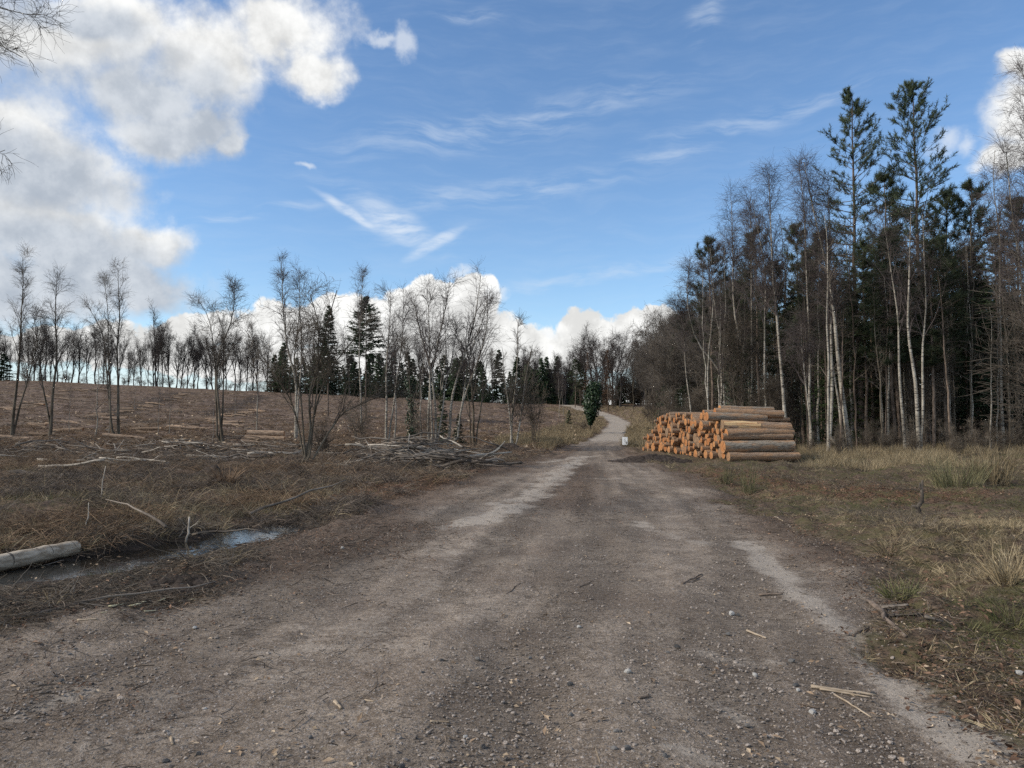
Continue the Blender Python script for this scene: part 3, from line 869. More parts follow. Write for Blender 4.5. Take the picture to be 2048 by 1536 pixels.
def hero(name, label, d, paths, seed, r0=.11, base=None, bark='birch', twig='birch_twig', extra=None, group=None, cat='tree', **kw):
    """a tree whose stems follow what the photograph shows; paths = stems from the ground or from another stem"""
    px, py = paths[0][0]
    if d is None: bx, by = hit(px, py); d = by
    else: bx, by = atpx(px, d)
    st = []
    for i, p in enumerate(paths):
        q = wp_path(p, d, (bx, by), 0.25 * ((seed + i) % 3 - 1) * 1.5, 14)
        st.append((q, r0 if i == 0 else r0 * .72, .014))
    if len(paths) > 1:
        for i in range(1, len(paths)):
            if paths[i][0][1] < py - 25:      # starts on the first stem: fix its origin there
                j = np.argmin(np.linalg.norm(st[0][0] - st[i][0][0], axis=1)); st[i][0][0] = st[0][0][j]
    a = dict(n1=34, t1=(.38, .98), l1=2.6, a1=(20, 42), n2=9, l2=1.2, n3=5, l3=.8, grav=(.05, -.02, -.14), r_twig=.0085)
    a.update(kw)
    parts = bare_tree(seed, st, M[bark], M[twig], **a)
    if extra: parts += extra(st)
    e = empty(name, (bx, by, tz(bx, by)))
    for pn, me in parts: obj(pn, me, e)
    return tag(e, label, cat, group)


# --- left: birches left standing on the felled slope
G_LB = 'birches left standing on the felled slope'
hs_ = dict(n1=27, l1=2.7, n2=9, n3=5, r_twig=.0075, a1=(14, 36), l2=1.1, l3=.6, grav=(.06, .02, -.03), bark='grey_bark', twig='grey_twig')  # grey bark and twigs put the backlit darkness of these birches into colour
hero('birch_tree', 'tall two-stemmed bare birch farthest left on the felled slope', 60, [[(24, 868), (30, 800), (42, 700), (48, 600), (45, 515)], [(24, 868), (40, 800), (60, 740), (72, 690), (85, 640)]], 501, .13, group=G_LB, t1=(.4, .98), **hs_)
hero('birch_tree', 'slim bare birch with narrow crown, second tall one from the left', 60, [[(100, 866), (104, 790), (116, 700), (112, 620), (115, 542)], [(104, 790), (85, 730), (75, 680), (70, 625)]], 502, .13, group=G_LB, t1=(.35, .98), **hs_)
hero('birch_tree', 'bare birch with a broad left limb and round top, right of the slim pair', 60, [[(239, 866), (234, 780), (230, 700), (238, 640), (236, 535)], [(232, 720), (205, 660), (185, 625), (168, 600)], [(234, 640), (215, 600), (208, 560)]], 503, .13, group=G_LB, t1=(.35, .98), **hs_)
hero('birch_tree', 'bare birch with wavering trunk forking into two crowns on the slope', 52, [[(447, 880), (436, 820), (434, 760), (440, 700), (465, 650), (470, 568)], [(438, 730), (430, 680), (422, 640), (400, 605)], [(440, 710), (446, 660), (432, 620)]], 504, .12, group=G_LB, t1=(.42, .98), **hs_)
hero('birch_tree', 'tall twin-topped bare birch rising behind the dark scrubby willow', 58, [[(592, 880), (594, 820), (598, 760), (575, 690), (565, 620), (562, 522)], [(596, 740), (608, 690), (598, 610), (598, 535)]], 505, .13, group=G_LB, **{**hs_, 't1': (.4, .98), 'n1': 30, 'n2': 9, 'n3': 5, 'bark': 'birch', 'twig': 'birch_twig'})
for i, (px, d, top, lab) in enumerate([(140, 66, 770, 'thin birch sapling between the two slim left birches'), (192, 64, 700, 'thin grey sapling standing beside a pile of logs on the slope'),
                                       (221, 60, 760, 'short thin sapling just left of the round-topped birch'), (318, 66, 775, 'bare pole sapling with no side branches, left one of two'),
                                       (340, 70, 780, 'bare pole sapling with no side branches, right one of two'), (427, 50, 800, 'short dark dead sapling left of the wavering birch'),
                                       (514, 58, 700, 'young bare birch in front of the ridge end beeches'), (270, 120, 765, 'tiny sapling halfway up the felled slope'), (470, 110, 768, 'tiny sapling high on the slope near the ridge end')]):
    tree('sapling', 'sapling', px, d, top, lab, 'saplings left standing on the felled slope', i % 3)

# --- middle: scrub willow, birch clump, slender tree beside the track
wb = hit(602, 930)
wp = [[(602, 930), (620, 870), (616, 800), (642, 710), (674, 580)], [(617, 850), (640, 770), (690, 700), (735, 640)], [(618, 860), (600, 790), (586, 720), (600, 620)],
      [(614, 862), (580, 800), (545, 745), (508, 685)], [(618, 865), (680, 825), (740, 800), (790, 775)], [(616, 800), (640, 740), (640, 660), (620, 590)]]
hero('willow_scrub', 'dark many-stemmed bare willow with leaning base near the brush pile', wb[1], wp, 520, .058, bark='grey_bark', twig='scrub', n1=30, t1=(.32, .98), l1=2.2, a1=(18, 48), n2=8, l2=.9, n3=4, l3=.45, grav=(.05, .03, .0), r_twig=.0055, wander=.13)
hm = dict(n1=24, l1=2.9, n2=8, n3=4, r_twig=.0062, t1=(.40, .98), a1=(12, 30), l2=1.1, l3=.6, grav=(.05, .02, -.06))
G_MB = 'birch clump beside the brush pile'
hero('birch_tree', 'thin bare birch standing behind the lone spruce', 90, [[(724, 850), (722, 750), (722, 650), (726, 550)]], 531, .13, group=G_MB, **{**hm, 't1': (.6, .98), 'l1': 4.5, 'r_twig': .009, 'n1': 30})
hero('birch_tree', 'pale-barked bare birch at the left of the middle clump', 50, [[(774, 874), (778, 800), (775, 700), (782, 640), (780, 578)], [(778, 790), (800, 720), (805, 650), (808, 585)]], 532, .10, group=G_MB, **hm)
hero('birch_tree', 'white-stemmed birch sweeping left at its top in the middle clump', 46, [[(858, 884), (860, 820), (868, 740), (850, 690), (835, 640), (828, 600)], [(866, 740), (856, 660), (854, 578)]], 533, .10, group=G_MB, **hm)
hero('birch_tree', 'white birch leaning right into a dense dark narrow top', 46, [[(872, 880), (874, 800), (864, 740), (885, 660), (895, 600), (900, 562)], [(874, 800), (905, 720), (915, 650)]], 534, .10, group=G_MB, **hm)
hero('birch_tree', 'birch leaning right with the tallest crown of the middle clump', 47, [[(893, 878), (900, 800), (918, 740), (940, 680), (955, 620), (962, 546)], [(915, 745), (945, 700), (968, 650), (975, 600)]], 535, .11, group=G_MB, **hm)
hero('birch_tree', 'birch with drooping right-hand crown at the right of the clump', 49, [[(905, 870), (925, 790), (955, 720), (970, 660), (975, 585)]], 536, .09, group=G_MB, **hm)
hero('alder_tree', 'dark thin trunk standing right of the small fir', 50, [[(950, 874), (949, 820), (940, 740), (932, 680)], [(950, 830), (965, 760), (975, 720)]], 537, .10, group=G_MB, bark='grey_bark', twig='grey_twig', **{**hm, 'n1': 14})
hero('alder_tree', 'thinner dark trunk left of the dark thin trunk', 50, [[(940, 874), (940, 800), (925, 740)]], 538, .06, bark='grey_bark', twig='grey_twig', **{**hm, 'n1': 10})
hero('ivy_trunk_tree', 'ivy-wrapped trunk at the left edge of the middle clump', 47, [[(826, 870), (826, 790), (815, 720), (800, 690)], [(826, 800), (818, 740), (812, 695)]], 539, .10, group=G_MB, bark='grey_bark', twig='grey_twig',
     extra=lambda st: [ivy_parts(st[0][0][:10], [.28, .35, .3, .22], 9, 1100, .12)], **{**hm, 'n1': 12})
for i, (px, dd, py, lab) in enumerate([(790, 60, 640, 'pale straight birch stem behind the clump, left'), (842, 56, 650, 'thin straight birch stem in the heart of the clump'), (884, 55, 640, 'thin white birch stem between two leaning birches')]):
    tree('hill_birch', 'birch_tree', px, dd, py, lab, G_MB, i)
tree('thin_spruce', 'young_fir', 884, 47, 780, 'small dark young fir among the birch stems', var=0)
tree('thin_spruce', 'young_fir', 918, 48, 828, 'low bushy young fir at the foot of the leaning birches', var=1, wide=1.5)
hero('rowan_tree', 'slender pale-barked bare tree standing alone left of the track', 44, [[(1022, 892), (1028, 820), (1034, 740), (1036, 640)], [(1030, 810), (1012, 770), (1005, 720)], [(1032, 770), (1055, 730), (1065, 690)]], 545, .085, bark='birch', twig='grey_twig',
     n1=26, t1=(.22, .97), l1=1.7, a1=(22, 40), n2=7, l2=.8, n3=3, l3=.5, grav=(.10, .06, .02), r_twig=.0085)
tree('shrub', 'bare_shrub', 1068, 45, 740, 'thin bare multi-stemmed shrub right of the slender pale tree', rz=1.0, wide=.6)
tree('shrub', 'bare_shrub', 850, 44, 790, 'bare shrub tangle at the foot of the birch clump', wide=.8)
tree('shrub', 'bare_shrub', 650, 38, 835, 'dense dark bramble tangle right of the willow base', wide=1.3)
tree('shrub', 'bare_shrub', 720, 44, 790, 'bare shrub behind the brush pile under the spruce', wide=1.0)
sp1 = spruce(560, 20, .34, 2.9, step=.4, nb=7, ns=22, w=.06, L=.75, droop=-.02); sp2 = spruce(561, 20, .50, 4.6, step=.40, nb=7, ns=32, w=.055, L=.8, droop=.07)
HBASE['lone1'] = (20, [sp1]); HBASE['lone2'] = (20, [sp2])
tree('lone1', 'spruce_tree', 656, 120, 612, 'narrow dark spruce with bare lower trunk behind the willow')
tree('lone2', 'spruce_tree', 732, 118, 594, 'tall dark spruce with spreading top between the birches')
tree('birch', 'birch_tree', 1118, 150, 742, 'pair-stemmed pale birch beside the far bend of the track', var=1)
tree('birch', 'birch_tree', 1127, 152, 748, 'thin pale birch right next to the pair-stemmed one', var=0)

# --- ridge on the left: beeches, then spruces
rng = random.Random(5)
px = -150
while px < 545:
    d = rng.uniform(206, 226)
    big = rng.random()
    top = 668 + (px > 250) * 8 + rng.uniform(-14, 24)
    tree('beech', 'beech_tree', px, d, top, 'bare beech in the row along the left ridge', 'bare beeches along the left ridge', rz=rng.uniform(0, 6), wide=rng.uniform(.75, 1.1))
    px += rng.uniform(8, 19)
tree('beech', 'beech_tree', 312, 207, 645, 'tallest bare beech in the middle of the ridge row')
tree('far_spruce', 'spruce_tree', 6, 207, 708, 'broad dark evergreen at the left end of the ridge', wide=2.0, var=0)
tree('thin_spruce', 'spruce_tree', 80, 210, 752, 'low dark evergreen bush under the ridge beeches', wide=2.2, var=1)
for i in range(42):
    px = -150 + i * 17 + rng.uniform(-8, 8)
    tree('shrub', 'ridge_shrub', px, rng.uniform(206, 214), 748 + rng.uniform(-12, 12) + px * .02, 'low bare shrub at the foot of the ridge beeches', 'low shrubs along the ridge', wide=1.4)
px = 548
while px < 1075:
    d = rng.uniform(204, 232)
    top = 728 + rng.uniform(-20, 30) - (28 if rng.random() < .18 else 0) + (16 if px > 960 else 0)
    tree('far_spruce', 'spruce_tree', px, d, top, 'dark spruce in the plantation along the middle ridge', 'spruces along the middle ridge', rz=rng.uniform(0, 6), wide=rng.uniform(.9, 1.3))
    px += rng.uniform(5, 12)
tree('far_spruce', 'spruce_tree', 566, 205, 686, 'tall left-hand spruce at the start of the ridge plantation', wide=1.0)
for px, top in ((620, 660), (700, 680), (790, 690), (840, 680), (985, 700)):
    tree('beech', 'bare_ridge_tree', px, 204, top, 'bare grey tree among the ridge spruces', 'bare trees among the ridge spruces', wide=.8)

# --- far end of the track
for i in range(24):
    px = rng.uniform(1045, 1150); d = rng.uniform(212, 250)
    tree(rng.choice(['beech', 'beech', 'far_spruce']), 'far_tree', px, d, 722 + rng.uniform(-10, 30), 'hazy tree where the track disappears over the rise', 'trees where the track disappears', wide=.9)
for i, (px, d, top, w) in enumerate([(1170, 196, 690, 1.1), (1196, 190, 676, 1.25), (1225, 185, 684, 1.2), (1212, 200, 680, 1.2), (1240, 180, 695, 1.1), (1182, 205, 684, 1.2), (1205, 182, 692, 1.0), (1230, 195, 690, 1.1)]):
    tree('beech', 'beech_tree', px, d, top, 'broad bare beech in the round clump above the bend', 'round beech clump above the track bend', wide=w)
for i in range(22):
    px = rng.uniform(1085, 1185); d = rng.uniform(248, 275)
    tree('far_spruce', 'far_tree', px, d, rng.uniform(738, 772), 'dark conifer standing behind the crest of the track', 'conifers behind the track crest', wide=1.5, var=i % 2)
for i in range(34):
    px = rng.uniform(1150, 1330); d = rng.uniform(196, 222)
    tree(rng.choice(['far_spruce', 'shrub', 'understorey']), 'far_tree', px, d, rng.uniform(748, 778), 'dark undergrowth below the round beech clump', 'undergrowth below the beech clump', wide=1.5)
for i in range(26):
    px = rng.uniform(1245, 1420); d = rng.uniform(165, 215)
    tree(rng.choice(['beech', 'grey', 'beech']), 'bare_tree', px, d, np.interp(px, [1245, 1300, 1420], [712, 692, 640]) + rng.uniform(0, 40), 'bare tree in the far part of the wood right of the bend', 'bare trees right of the track bend')
tree('larch', 'larch_tree', 1216, 165, 700, 'brown leafless larch in front of the round beech clump')
tree('larch', 'larch_tree', 1176, 186, 705, 'greyer narrow larch left of the brown larch', wide=.8)
tree('pine', 'pine_tree', 1150, 192, 720, 'dark round-headed pine left of the beech clump', var=1, wide=1.3)
tree('pine', 'pine_tree', 1160, 196, 728, 'second dark pine beside the round-headed pine', var=2, wide=1.2)
tree('shrub', 'pale_shrub', 1226, 172, 764, 'pale grey bare bush on the bank right of the bend', wide=.8)
tree('thin_spruce', 'young_fir', 1138, 118, 820, 'tiny green fir on the slope left of the bend', var=2, wide=1.8)
tree('shrub', 'bare_shrub', 1165, 100, 838, 'reddish low shrub left of the track bend', wide=1.6)
iv = atpx(1181, 92)
ip = [[(1180, 838), (1182, 812), (1188, 770)]]
hero('ivy_tree', 'dark ivy-smothered leaning tree standing over the track bend', 92, ip, 570, .09, bark='grey_bark', twig='grey_twig', n1=8, l1=.8, n2=3, n3=0,
     extra=lambda st: [ivy_parts(np.vstack([st[0][0][3:], st[0][0][-1:] + [[.05, 0, .3]]]), [.10, .34, .70, .92, .95, .85, .70, .3], 3, 3600, .24)])

# --- grey wood right of the track
for i in range(42):
    y = rng.uniform(58, 165); e0 = np.interp(y, RIGHT[:, 0], RIGHT[:, 1]) + 3.2
    x = e0 + rng.uniform(0, 1) ** 1.3 * 16
    top = np.interp(1024 + F * x / y, [1230, 1260, 1300, 1340, 1400, 1500], [724, 702, 680, 660, 620, 560]) + rng.uniform(-14, 50)
    tree('grey', 'bare_tree', 0, 0, top, 'bare grey broadleaf tree in the wood beyond the log pile', 'bare trees in the wood beyond the log pile', xy=(x, y), rz=rng.uniform(0, 6), wide=rng.uniform(.7, 1.05))
for i in range(30):
    y = rng.uniform(48, 140); e0 = np.interp(y, RIGHT[:, 0], RIGHT[:, 1]) + 2.2
    x = e0 + rng.uniform(0, 9)
    tree('understorey', 'bare_shrub', 0, 0, height_px if False else 845 - F * (rng.uniform(2.2, 4.5) - 1.6 + tz(x, y)) / y, 'bare grey undergrowth thicket beside the far track', 'undergrowth along the far track', xy=(x, y), rz=rng.uniform(0, 6))

# --- dark wood on the right: named front trees first
hr = dict(n1=36, l1=2.8, n2=9, n3=5, r_twig=.0058, t1=(.48, .985), l2=1.15, l3=.8, a1=(14, 34))
G_RB = 'birches along the front of the dark wood'
hero('birch_tree', 'birch arching left over the log pile, leftmost of the dark wood', 52, [[(1453, 850), (1448, 760), (1435, 730), (1400, 700), (1380, 650), (1372, 590), (1380, 520)], [(1385, 660), (1360, 620), (1335, 598)]], 601, .11, group=G_RB, **{**hr, 'l1': 1.8, 'n1': 30, 't1': (.55, .98)})
hero('birch_tree', 'birch with ivy foot and a low wide fork behind the pile', 46, [[(1502, 860), (1499, 780), (1497, 712), (1476, 670), (1470, 600), (1466, 500), (1462, 395)], [(1497, 712), (1508, 660), (1506, 560), (1500, 470), (1500, 390)]], 602, .12, group=G_RB,
     extra=lambda st: [ivy_parts(st[0][0][:6], [.30, .34, .26, .2], 12, 1400, .10)], **hr)
hero('birch_tree', 'slim upright birch right behind the pile of logs', 44, [[(1537, 870), (1532, 780), (1534, 680), (1540, 560), (1520, 470), (1505, 400)]], 603, .09, group=G_RB, **hr)
hero('birch_tree', 'clean white birch at the right end of the log pile', 42, [[(1582, 904), (1566, 830), (1562, 740), (1556, 650), (1547, 560), (1545, 470), (1538, 345)]], 604, .12, group=G_RB, **hr)
hero('birch_tree', 'thin brown-stemmed birch right of the clean white one', 41, [[(1622, 908), (1620, 820), (1618, 700), (1618, 560), (1610, 430), (1598, 330)], [(1620, 800), (1606, 740), (1602, 650)]], 605, .085, group=G_RB, **hr)
hero('birch_tree', 'thickest white birch, leaning left in front of the dark wood', 40, [[(1702, 912), (1695, 850), (1680, 760), (1672, 680), (1664, 600), (1650, 520), (1630, 430), (1608, 325)], [(1652, 520), (1660, 450), (1655, 380)]], 606, .15, group=G_RB, **{**hr, 'n1': 46, 'l1': 2.6})
hero('birch_tree', 'slim birch hugging the left side of the thickest white birch', 41, [[(1692, 905), (1684, 840), (1672, 760), (1662, 640), (1655, 540)]], 607, .08, group=G_RB, **{**hr, 'n1': 18})
hero('birch_tree', 'wavy-stemmed birch between the two tall pines', 39, [[(1812, 908), (1806, 840), (1798, 760), (1796, 680), (1788, 600), (1778, 500), (1765, 440)]], 608, .095, group=G_RB, **{**hr, 'n1': 18})
hero('birch_tree', 'white birch forking into two tall stems at head of the grass', 38, [[(1840, 905), (1836, 830), (1832, 745), (1822, 680), (1820, 600), (1822, 500), (1822, 420)], [(1832, 745), (1842, 690), (1850, 600), (1848, 500), (1845, 430)]], 609, .12, group=G_RB, **{**hr, 'n1': 14})
hero('birch_tree', 'ivy-dark trunk left of the forked birch with ivy foot', 47, [[(1466, 860), (1466, 780), (1462, 690), (1458, 620)]], 610, .13, bark='grey_bark', twig='grey_twig', group=G_RB,
     extra=lambda st: [ivy_parts(st[0][0][:11], [.3, .36, .34, .3], 14, 1500, .11)], **{**hr, 'n1': 14})
hero('birch_tree', 'tall birch at the right frame edge with a fine hanging crown', 36, [[(2075, 915), (2068, 760), (2060, 560), (2052, 350), (2050, 130)], [(2066, 720), (2040, 560), (2022, 420), (2012, 300)]], 611, .13, group=G_RB, **{**hr, 'n1': 50, 'l1': 2.8, 't1': (.4, .98)})
hero('birch_tree', 'thin bare birch near the right edge, left of the tallest edge birch', 42, [[(2008, 900), (2004, 760), (2000, 600), (2005, 470), (1985, 380), (1990, 300)]], 612, .09, group=G_RB, **{**hr, 'n1': 34, 't1': (.5, .98)})
HBASE['tall1'] = (24, [pine(701, 24, .40, 3.0, .75, .16, dense=1.6, nl=.27)]); HBASE['tall2'] = (24, [pine(702, 24, .34, 3.6, .8, .16, dense=1.7, nl=.27)])
tree('tall1', 'pine_tree', 1722, 47, 192, 'very tall airy pine, left one of the two that tower over the wood', rz=0.3, tilt=(0, rad(-3)))
tree('tall2', 'pine_tree', 1848, 46, 186, 'very tall fuller pine, right one of the two that tower over the wood', rz=1.0, tilt=(0, rad(-2)))
for px, d, top, v, lab in [(1425, 56, 482, 0, 'bushy pine at the left corner of the dark wood'), (1522, 54, 462, 1, 'dark pine behind the slim birches'), (1606, 53, 452, 2, 'dark slim pine between two birches left of the tall pine'),
                           (1770, 52, 352, 3, 'dark pine between the two towering pines'), (1897, 50, 392, 0, 'pine right behind the fuller towering pine'), (1945, 48, 372, 1, 'lone-topped pine third from the right edge'),
                           (2036, 46, 402, 2, 'dark pine at the right frame edge'), (1655, 55, 470, 3, 'dark pine left behind the airy towering pine')]:
    tree('pine', 'pine_tree', px, d, top, lab, 'pines in the front of the dark wood', v)
for px, d, lab in [(1786, 42, 'red-barked bare pine trunk'), (1800, 43, 'straight grey pine trunk right of the red-barked one'), (1866, 41, 'pale grey pine trunk right of the forked birch'), (1893, 42, 'grey pine trunk with short dead branches'), (1733, 45, 'grey pine trunk close to the airy towering pine')]:
    tree('pine', 'pine_tree', px, d, 455 + (px % 7) * 8, lab + ' at the wood front', 'pines in the front of the dark wood')
for px, d, top, lab in [(1652, 44, 660, 'fresh green young conifer behind the thick white birch'), (1712, 46, 600, 'green-branched conifer between thick birch and pine trunk'), (1790, 50, 560, 'dark green conifer behind the pine trunks')]:
    HB = spruce(int(px), 10, .05, 2.0, 'lightgreen', .5, 5, 10, .03, .5); HBASE['lg'] = (10, [HB])
    tree('lg', 'young_conifer', px, d, top, lab)
tree('understorey', 'bare_hazel', 2112, 21, 560, 'pale bare branches reaching in from the right edge', rz=.4, var=0, wide=1.2)
for px, d, top, lab in [(1935, 47, 500, 'broad dark green conifer deep behind the grass, left of two near the right edge'), (2000, 45, 470, 'broad dark green conifer nearest the right edge'), (1880, 49, 540, 'dark green conifer behind the grey pine trunks'), (1745, 50, 520, 'dark green conifer behind the airy towering pine'), (1660, 52, 560, 'dark conifer behind the thick leaning birch')]:
    tree('spruce', 'spruce_tree', px, d, top, lab, var=2, wide=1.15)
for i in range(30):
    px = rng.uniform(1550, 2120); y = rng.uniform(46, 58)
    tree('spruce' if i % 3 else 'pine', 'spruce_tree' if i % 3 else 'pine_tree', px, y, rng.uniform(500, 660), ('dark green conifer ' if i % 3 else 'green pine ') + 'behind the front birches, ' + ('left of' if px < 1690 else 'right of') + ' the thick leaning birch', ('conifers' if i % 3 else 'pines') + ' behind the front birches, ' + ('left part' if px < 1690 else 'right part'), wide=rng.uniform(.85, 1.15))
# --- the mass of the dark wood
G_W = 'pines deep in the dark wood'
n = 0
def place_words(pxx):
    for lim, wds in ((1450, 'behind the left part of the log pile'), (1570, 'behind the right part of the log pile'), (1680, 'between the clean white birch and the thick leaning birch'),
                     (1830, 'between the thick leaning birch and the forked birch'), (1960, 'right of the forked birch')):
        if pxx < lim: return wds
    return 'near the right frame edge'
while n < 100:
    y = rng.uniform(46, 100); x = rng.uniform(12 + (y - 46) * .10, 95)
    if x > 15 + y * .85 and rng.random() < .6: continue
    pxx = 1024 + F * x / y
    top = np.interp(pxx, [1370, 1430, 1600, 1900, 2048, 2500], [640, 610, 590, 560, 540, 510]) + rng.uniform(-10, 90)
    tree('pine', 'pine_tree', 0, 0, top, 'dark pine deep in the wood, ' + place_words(pxx), 'deep pines ' + place_words(pxx), xy=(x, y), rz=rng.uniform(0, 6), wide=rng.uniform(.85, 1.15)); n += 1
n = 0
while n < 75:
    y = rng.uniform(52, 92); x = rng.uniform(13 + (y - 46) * .1, 80)
    if x > 15 + y * .8: continue
    pxx = 1024 + F * x / y
    tree('spruce', 'spruce_tree', 0, 0, 600 + rng.uniform(-20, 120), 'dark low-branched spruce in the wood, ' + place_words(pxx), 'deep spruces ' + place_words(pxx), xy=(x, y), rz=rng.uniform(0, 6), wide=rng.uniform(.8, 1.2)); n += 1
for i in range(85):
    y = rng.uniform(96, 135); x = rng.uniform(.215 * y, 1.0 * y)
    pxx = 1024 + F * x / y
    tree('spruce', 'spruce_tree', 0, 0, rng.uniform(640, 740), 'dark far spruce ' + place_words(pxx), 'far spruces ' + place_words(pxx), xy=(x, y), rz=rng.uniform(0, 6), wide=rng.uniform(1.2, 1.7), var=i % 2)
for i in range(22):
    y = rng.uniform(42, 56); x = rng.uniform(.29 * y, .78 * y)
    tree('understorey', 'bare_shrub', 0, 0, 845 - F * (rng.uniform(3.0, 8.0) - 1.6) / y, 'bare brown undergrowth thicket ' + place_words(1024 + F * x / y), 'undergrowth ' + place_words(1024 + F * x / y), xy=(x, y), rz=rng.uniform(0, 6), wide=.9)
for i in range(26):
    px = rng.uniform(1600, 2120); y = rng.uniform(35, 40)
    tree('shrub', 'bare_shrub', px, y, 845 - F * (rng.uniform(.9, 2.0) - 1.6) / y, 'low bare bramble stems in front of the wood', 'brambles along the front of the wood', wide=1.0)
for i in range(44):
    px = rng.uniform(1560, 2140); y = rng.uniform(38, 50)
    tree('pole', 'thin_tree', px, y, rng.uniform(420, 640), 'thin wavering grey stem ' + place_words(px), 'thin stems ' + place_words(px), wide=.9)
for i in range(18):
    px = rng.uniform(1400, 2150); y = rng.uniform(42, 52)
    tree('hill_birch', 'birch_tree', px, y, rng.uniform(430, 600), 'slim pale birch stem ' + place_words(px), 'slim birch stems ' + place_words(px), wide=.8)

# --- tree out of frame on the left whose twigs reach in at the top-left corner
bx, by = -11.0, 12.6
st = [(stem(14, 71, (.02, 0), .02, 14), .16, .02)]
def reach(px, py, d, zfrac):
    v = pix_dir(px, py); v = v / v[1] * d
    a = st[0][0][zfrac]; e = np.array([v[0] - bx, v[1] - by, CAM_H + v[2] - tz(bx, by)])
    t = np.linspace(0, 1, 8)[:, None]
    p = a * (1 - t) + e * t; p[:, 2] += (np.sin(np.linspace(0, 1, 8) * math.pi) * .5)
    p[1:-1] += np.random.default_rng(int(px)).normal(0, .08, (6, 3)); return p
for px, py, d, q in [(95, 30, 12.5, 7), (45, 115, 12.0, 7), (10, 300, 12.2, 4), (110, -40, 13, 8), (5, 30, 13, 8)]:
    st.append((reach(px, py, d, q), .022, .005))
parts = bare_tree(72, st, M['grey_bark'], M['grey_twig'], n1=26, t1=(.3, .99), l1=.9, a1=(20, 55), n2=6, l2=.6, n3=3, l3=.35, grav=(-.02, -.03, -.05), r_twig=.0036, wander=.16)
e = empty('birch_tree', (bx, by, tz(bx, by)))
for pn, me in parts: obj(pn, me, e)
tag(e, 'bare tree outside the left edge, its twigs hanging into the top corner', 'tree')

# ------------------------------------------------------------------ logs
def end_mat():
    m, N, b = new_mat('sawn_end', .8, .2)
    tc = N.n('ShaderNodeTexCoord').outputs['Object']
    x, y, z = N.sep(tc)
    rd = N.m('SQRT', N.m('ADD', N.m('MULTIPLY', y, y), N.m('MULTIPLY', z, z)))
    rnd = N.n('ShaderNodeObjectInfo').outputs['Random']
    w = N.m('SINE', N.m('ADD', N.m('MULTIPLY', rd, 70), N.m('MULTIPLY', N.noise(tc, 3, 3), 7)))
    base = N.mix(rnd, (.40, .150, .050), (.56, .265, .105))
    base = N.mix(N.ss(N.m('FRACT', N.m('MULTIPLY', rnd, 7.3)), .66, .90), base, (.26, .185, .12))
    base = N.mix(N.m('MULTIPLY', N.ss(w, .0, 1.0), .25), base, (.34, .13, .045))
    base = N.mix(N.m('MULTIPLY', N.ss(rd, .62, .80), .35), base, (.50, .32, .17))
    base = N.mix(N.ss(rd, .93, .97), base, (.06, .042, .032))
    base = N.mix(N.m('MULTIPLY', N.ss(N.noise(tc, 2.2, 6, .72), .45, .66), .75), base, (.15, .075, .038))
    setc(N, b, base); return m


def bark_mat():
    m, N, b = new_mat('log_bark', .95, .1)
    tc = N.n('ShaderNodeTexCoord').outputs['Object']
    mp = N.n('ShaderNodeMapping', None, Vector=tc); mp.inputs['Scale'].default_value = (1.0, 1.6, 1.6)
    n1 = N.noise(mp.outputs[0], 5, 7, .7); n2 = N.noise(mp.outputs[0], 1.1, 3, .6)
    rnd = N.n('ShaderNodeObjectInfo').outputs['Random']
    col = N.mix(N.ss(n1, .38, .62), (.19, .128, .088), (.46, .33, .23))
    grey = N.mix(N.ss(n1, .38, .62), (.19, .155, .12), (.42, .36, .285))
    col = N.mix(N.ss(N.m('FRACT', N.m('MULTIPLY', rnd, 5.1)), .60, .9), col, grey)
    col = N.mix(N.m('MULTIPLY', N.ss(n2, .44, .60), .8), col, (.46, .27, .15))
    setc(N, b, col); bump(N, b, n1, .9, .06); return m


M['end'] = end_mat(); M['bark'] = bark_mat()
M['felled'] = noisy('felled_bark', (.15, .10, .068), (.40, .29, .20), 3, .95, .3, stretch=(1, 2, 2), bumpy=.6)


def log_meshes(seed, L=3.0, mat='bark'):
    """unit-radius log along +X, sawn ends recessed into the bark"""
    rng = np.random.default_rng(seed); S = 16; K = 9
    a = np.arange(S) / S * 2 * np.pi
    prof = 1 + .05 * np.cos(2 * a + rng.uniform(0, 6)) + .03 * np.cos(3 * a + rng.uniform(0, 6))
    V = []
    for k in range(K):
        x = L * k / (K - 1)
        r = prof * (1 - .10 * k / (K - 1)) * (1 + rng.normal(0, .018, S))
        cy, cz = rng.normal(0, .03, 2)
        V.append(np.stack([np.full(S, x), cy + r * np.cos(a), cz + r * np.sin(a)], 1))
    V = np.concatenate(V)
    i = np.arange(K - 1)[:, None] * S + np.arange(S)[None]; j = np.arange(K - 1)[:, None] * S + (np.arange(S)[None] + 1) % S
    Q = np.stack([i, i + S, j + S, j], -1).reshape(-1, 4)
    body = mesh_from('log', V, Q, None, True, M[mat])
    ends = []
    for k, sg in ((0, -1), (K - 1, 1)):
        ring = V[k * S:(k + 1) * S] * 1.0; c = ring.mean(0)
        tilt = rng.normal(0, .13, 2)
        inner = c + (ring - c) * .55; rim = c + (ring - c) * .995
        for q, off in ((rim, .004), (inner, .012)): q[:, 0] += sg * off + 0 * tilt[0]
        cc = c + [sg * .014, 0, 0]
        vv = np.vstack([rim, inner, cc[None]])
        qs = [(n, (n + 1) % S, S + (n + 1) % S, S + n) for n in range(S)]
        ts = [(S + n, S + (n + 1) % S, 2 * S) for n in range(S)]
        if sg < 0: qs = [q[::-1] for q in qs]; ts = [t[::-1] for t in ts]
        ends.append(mesh_from('cut_end', vv, qs, ts, False, M['end']))
    return body, ends


LOGS = [log_meshes(800 + s) for s in range(7)]
FELLED = [log_meshes(850 + s, 3.0, 'felled') for s in range(5)]


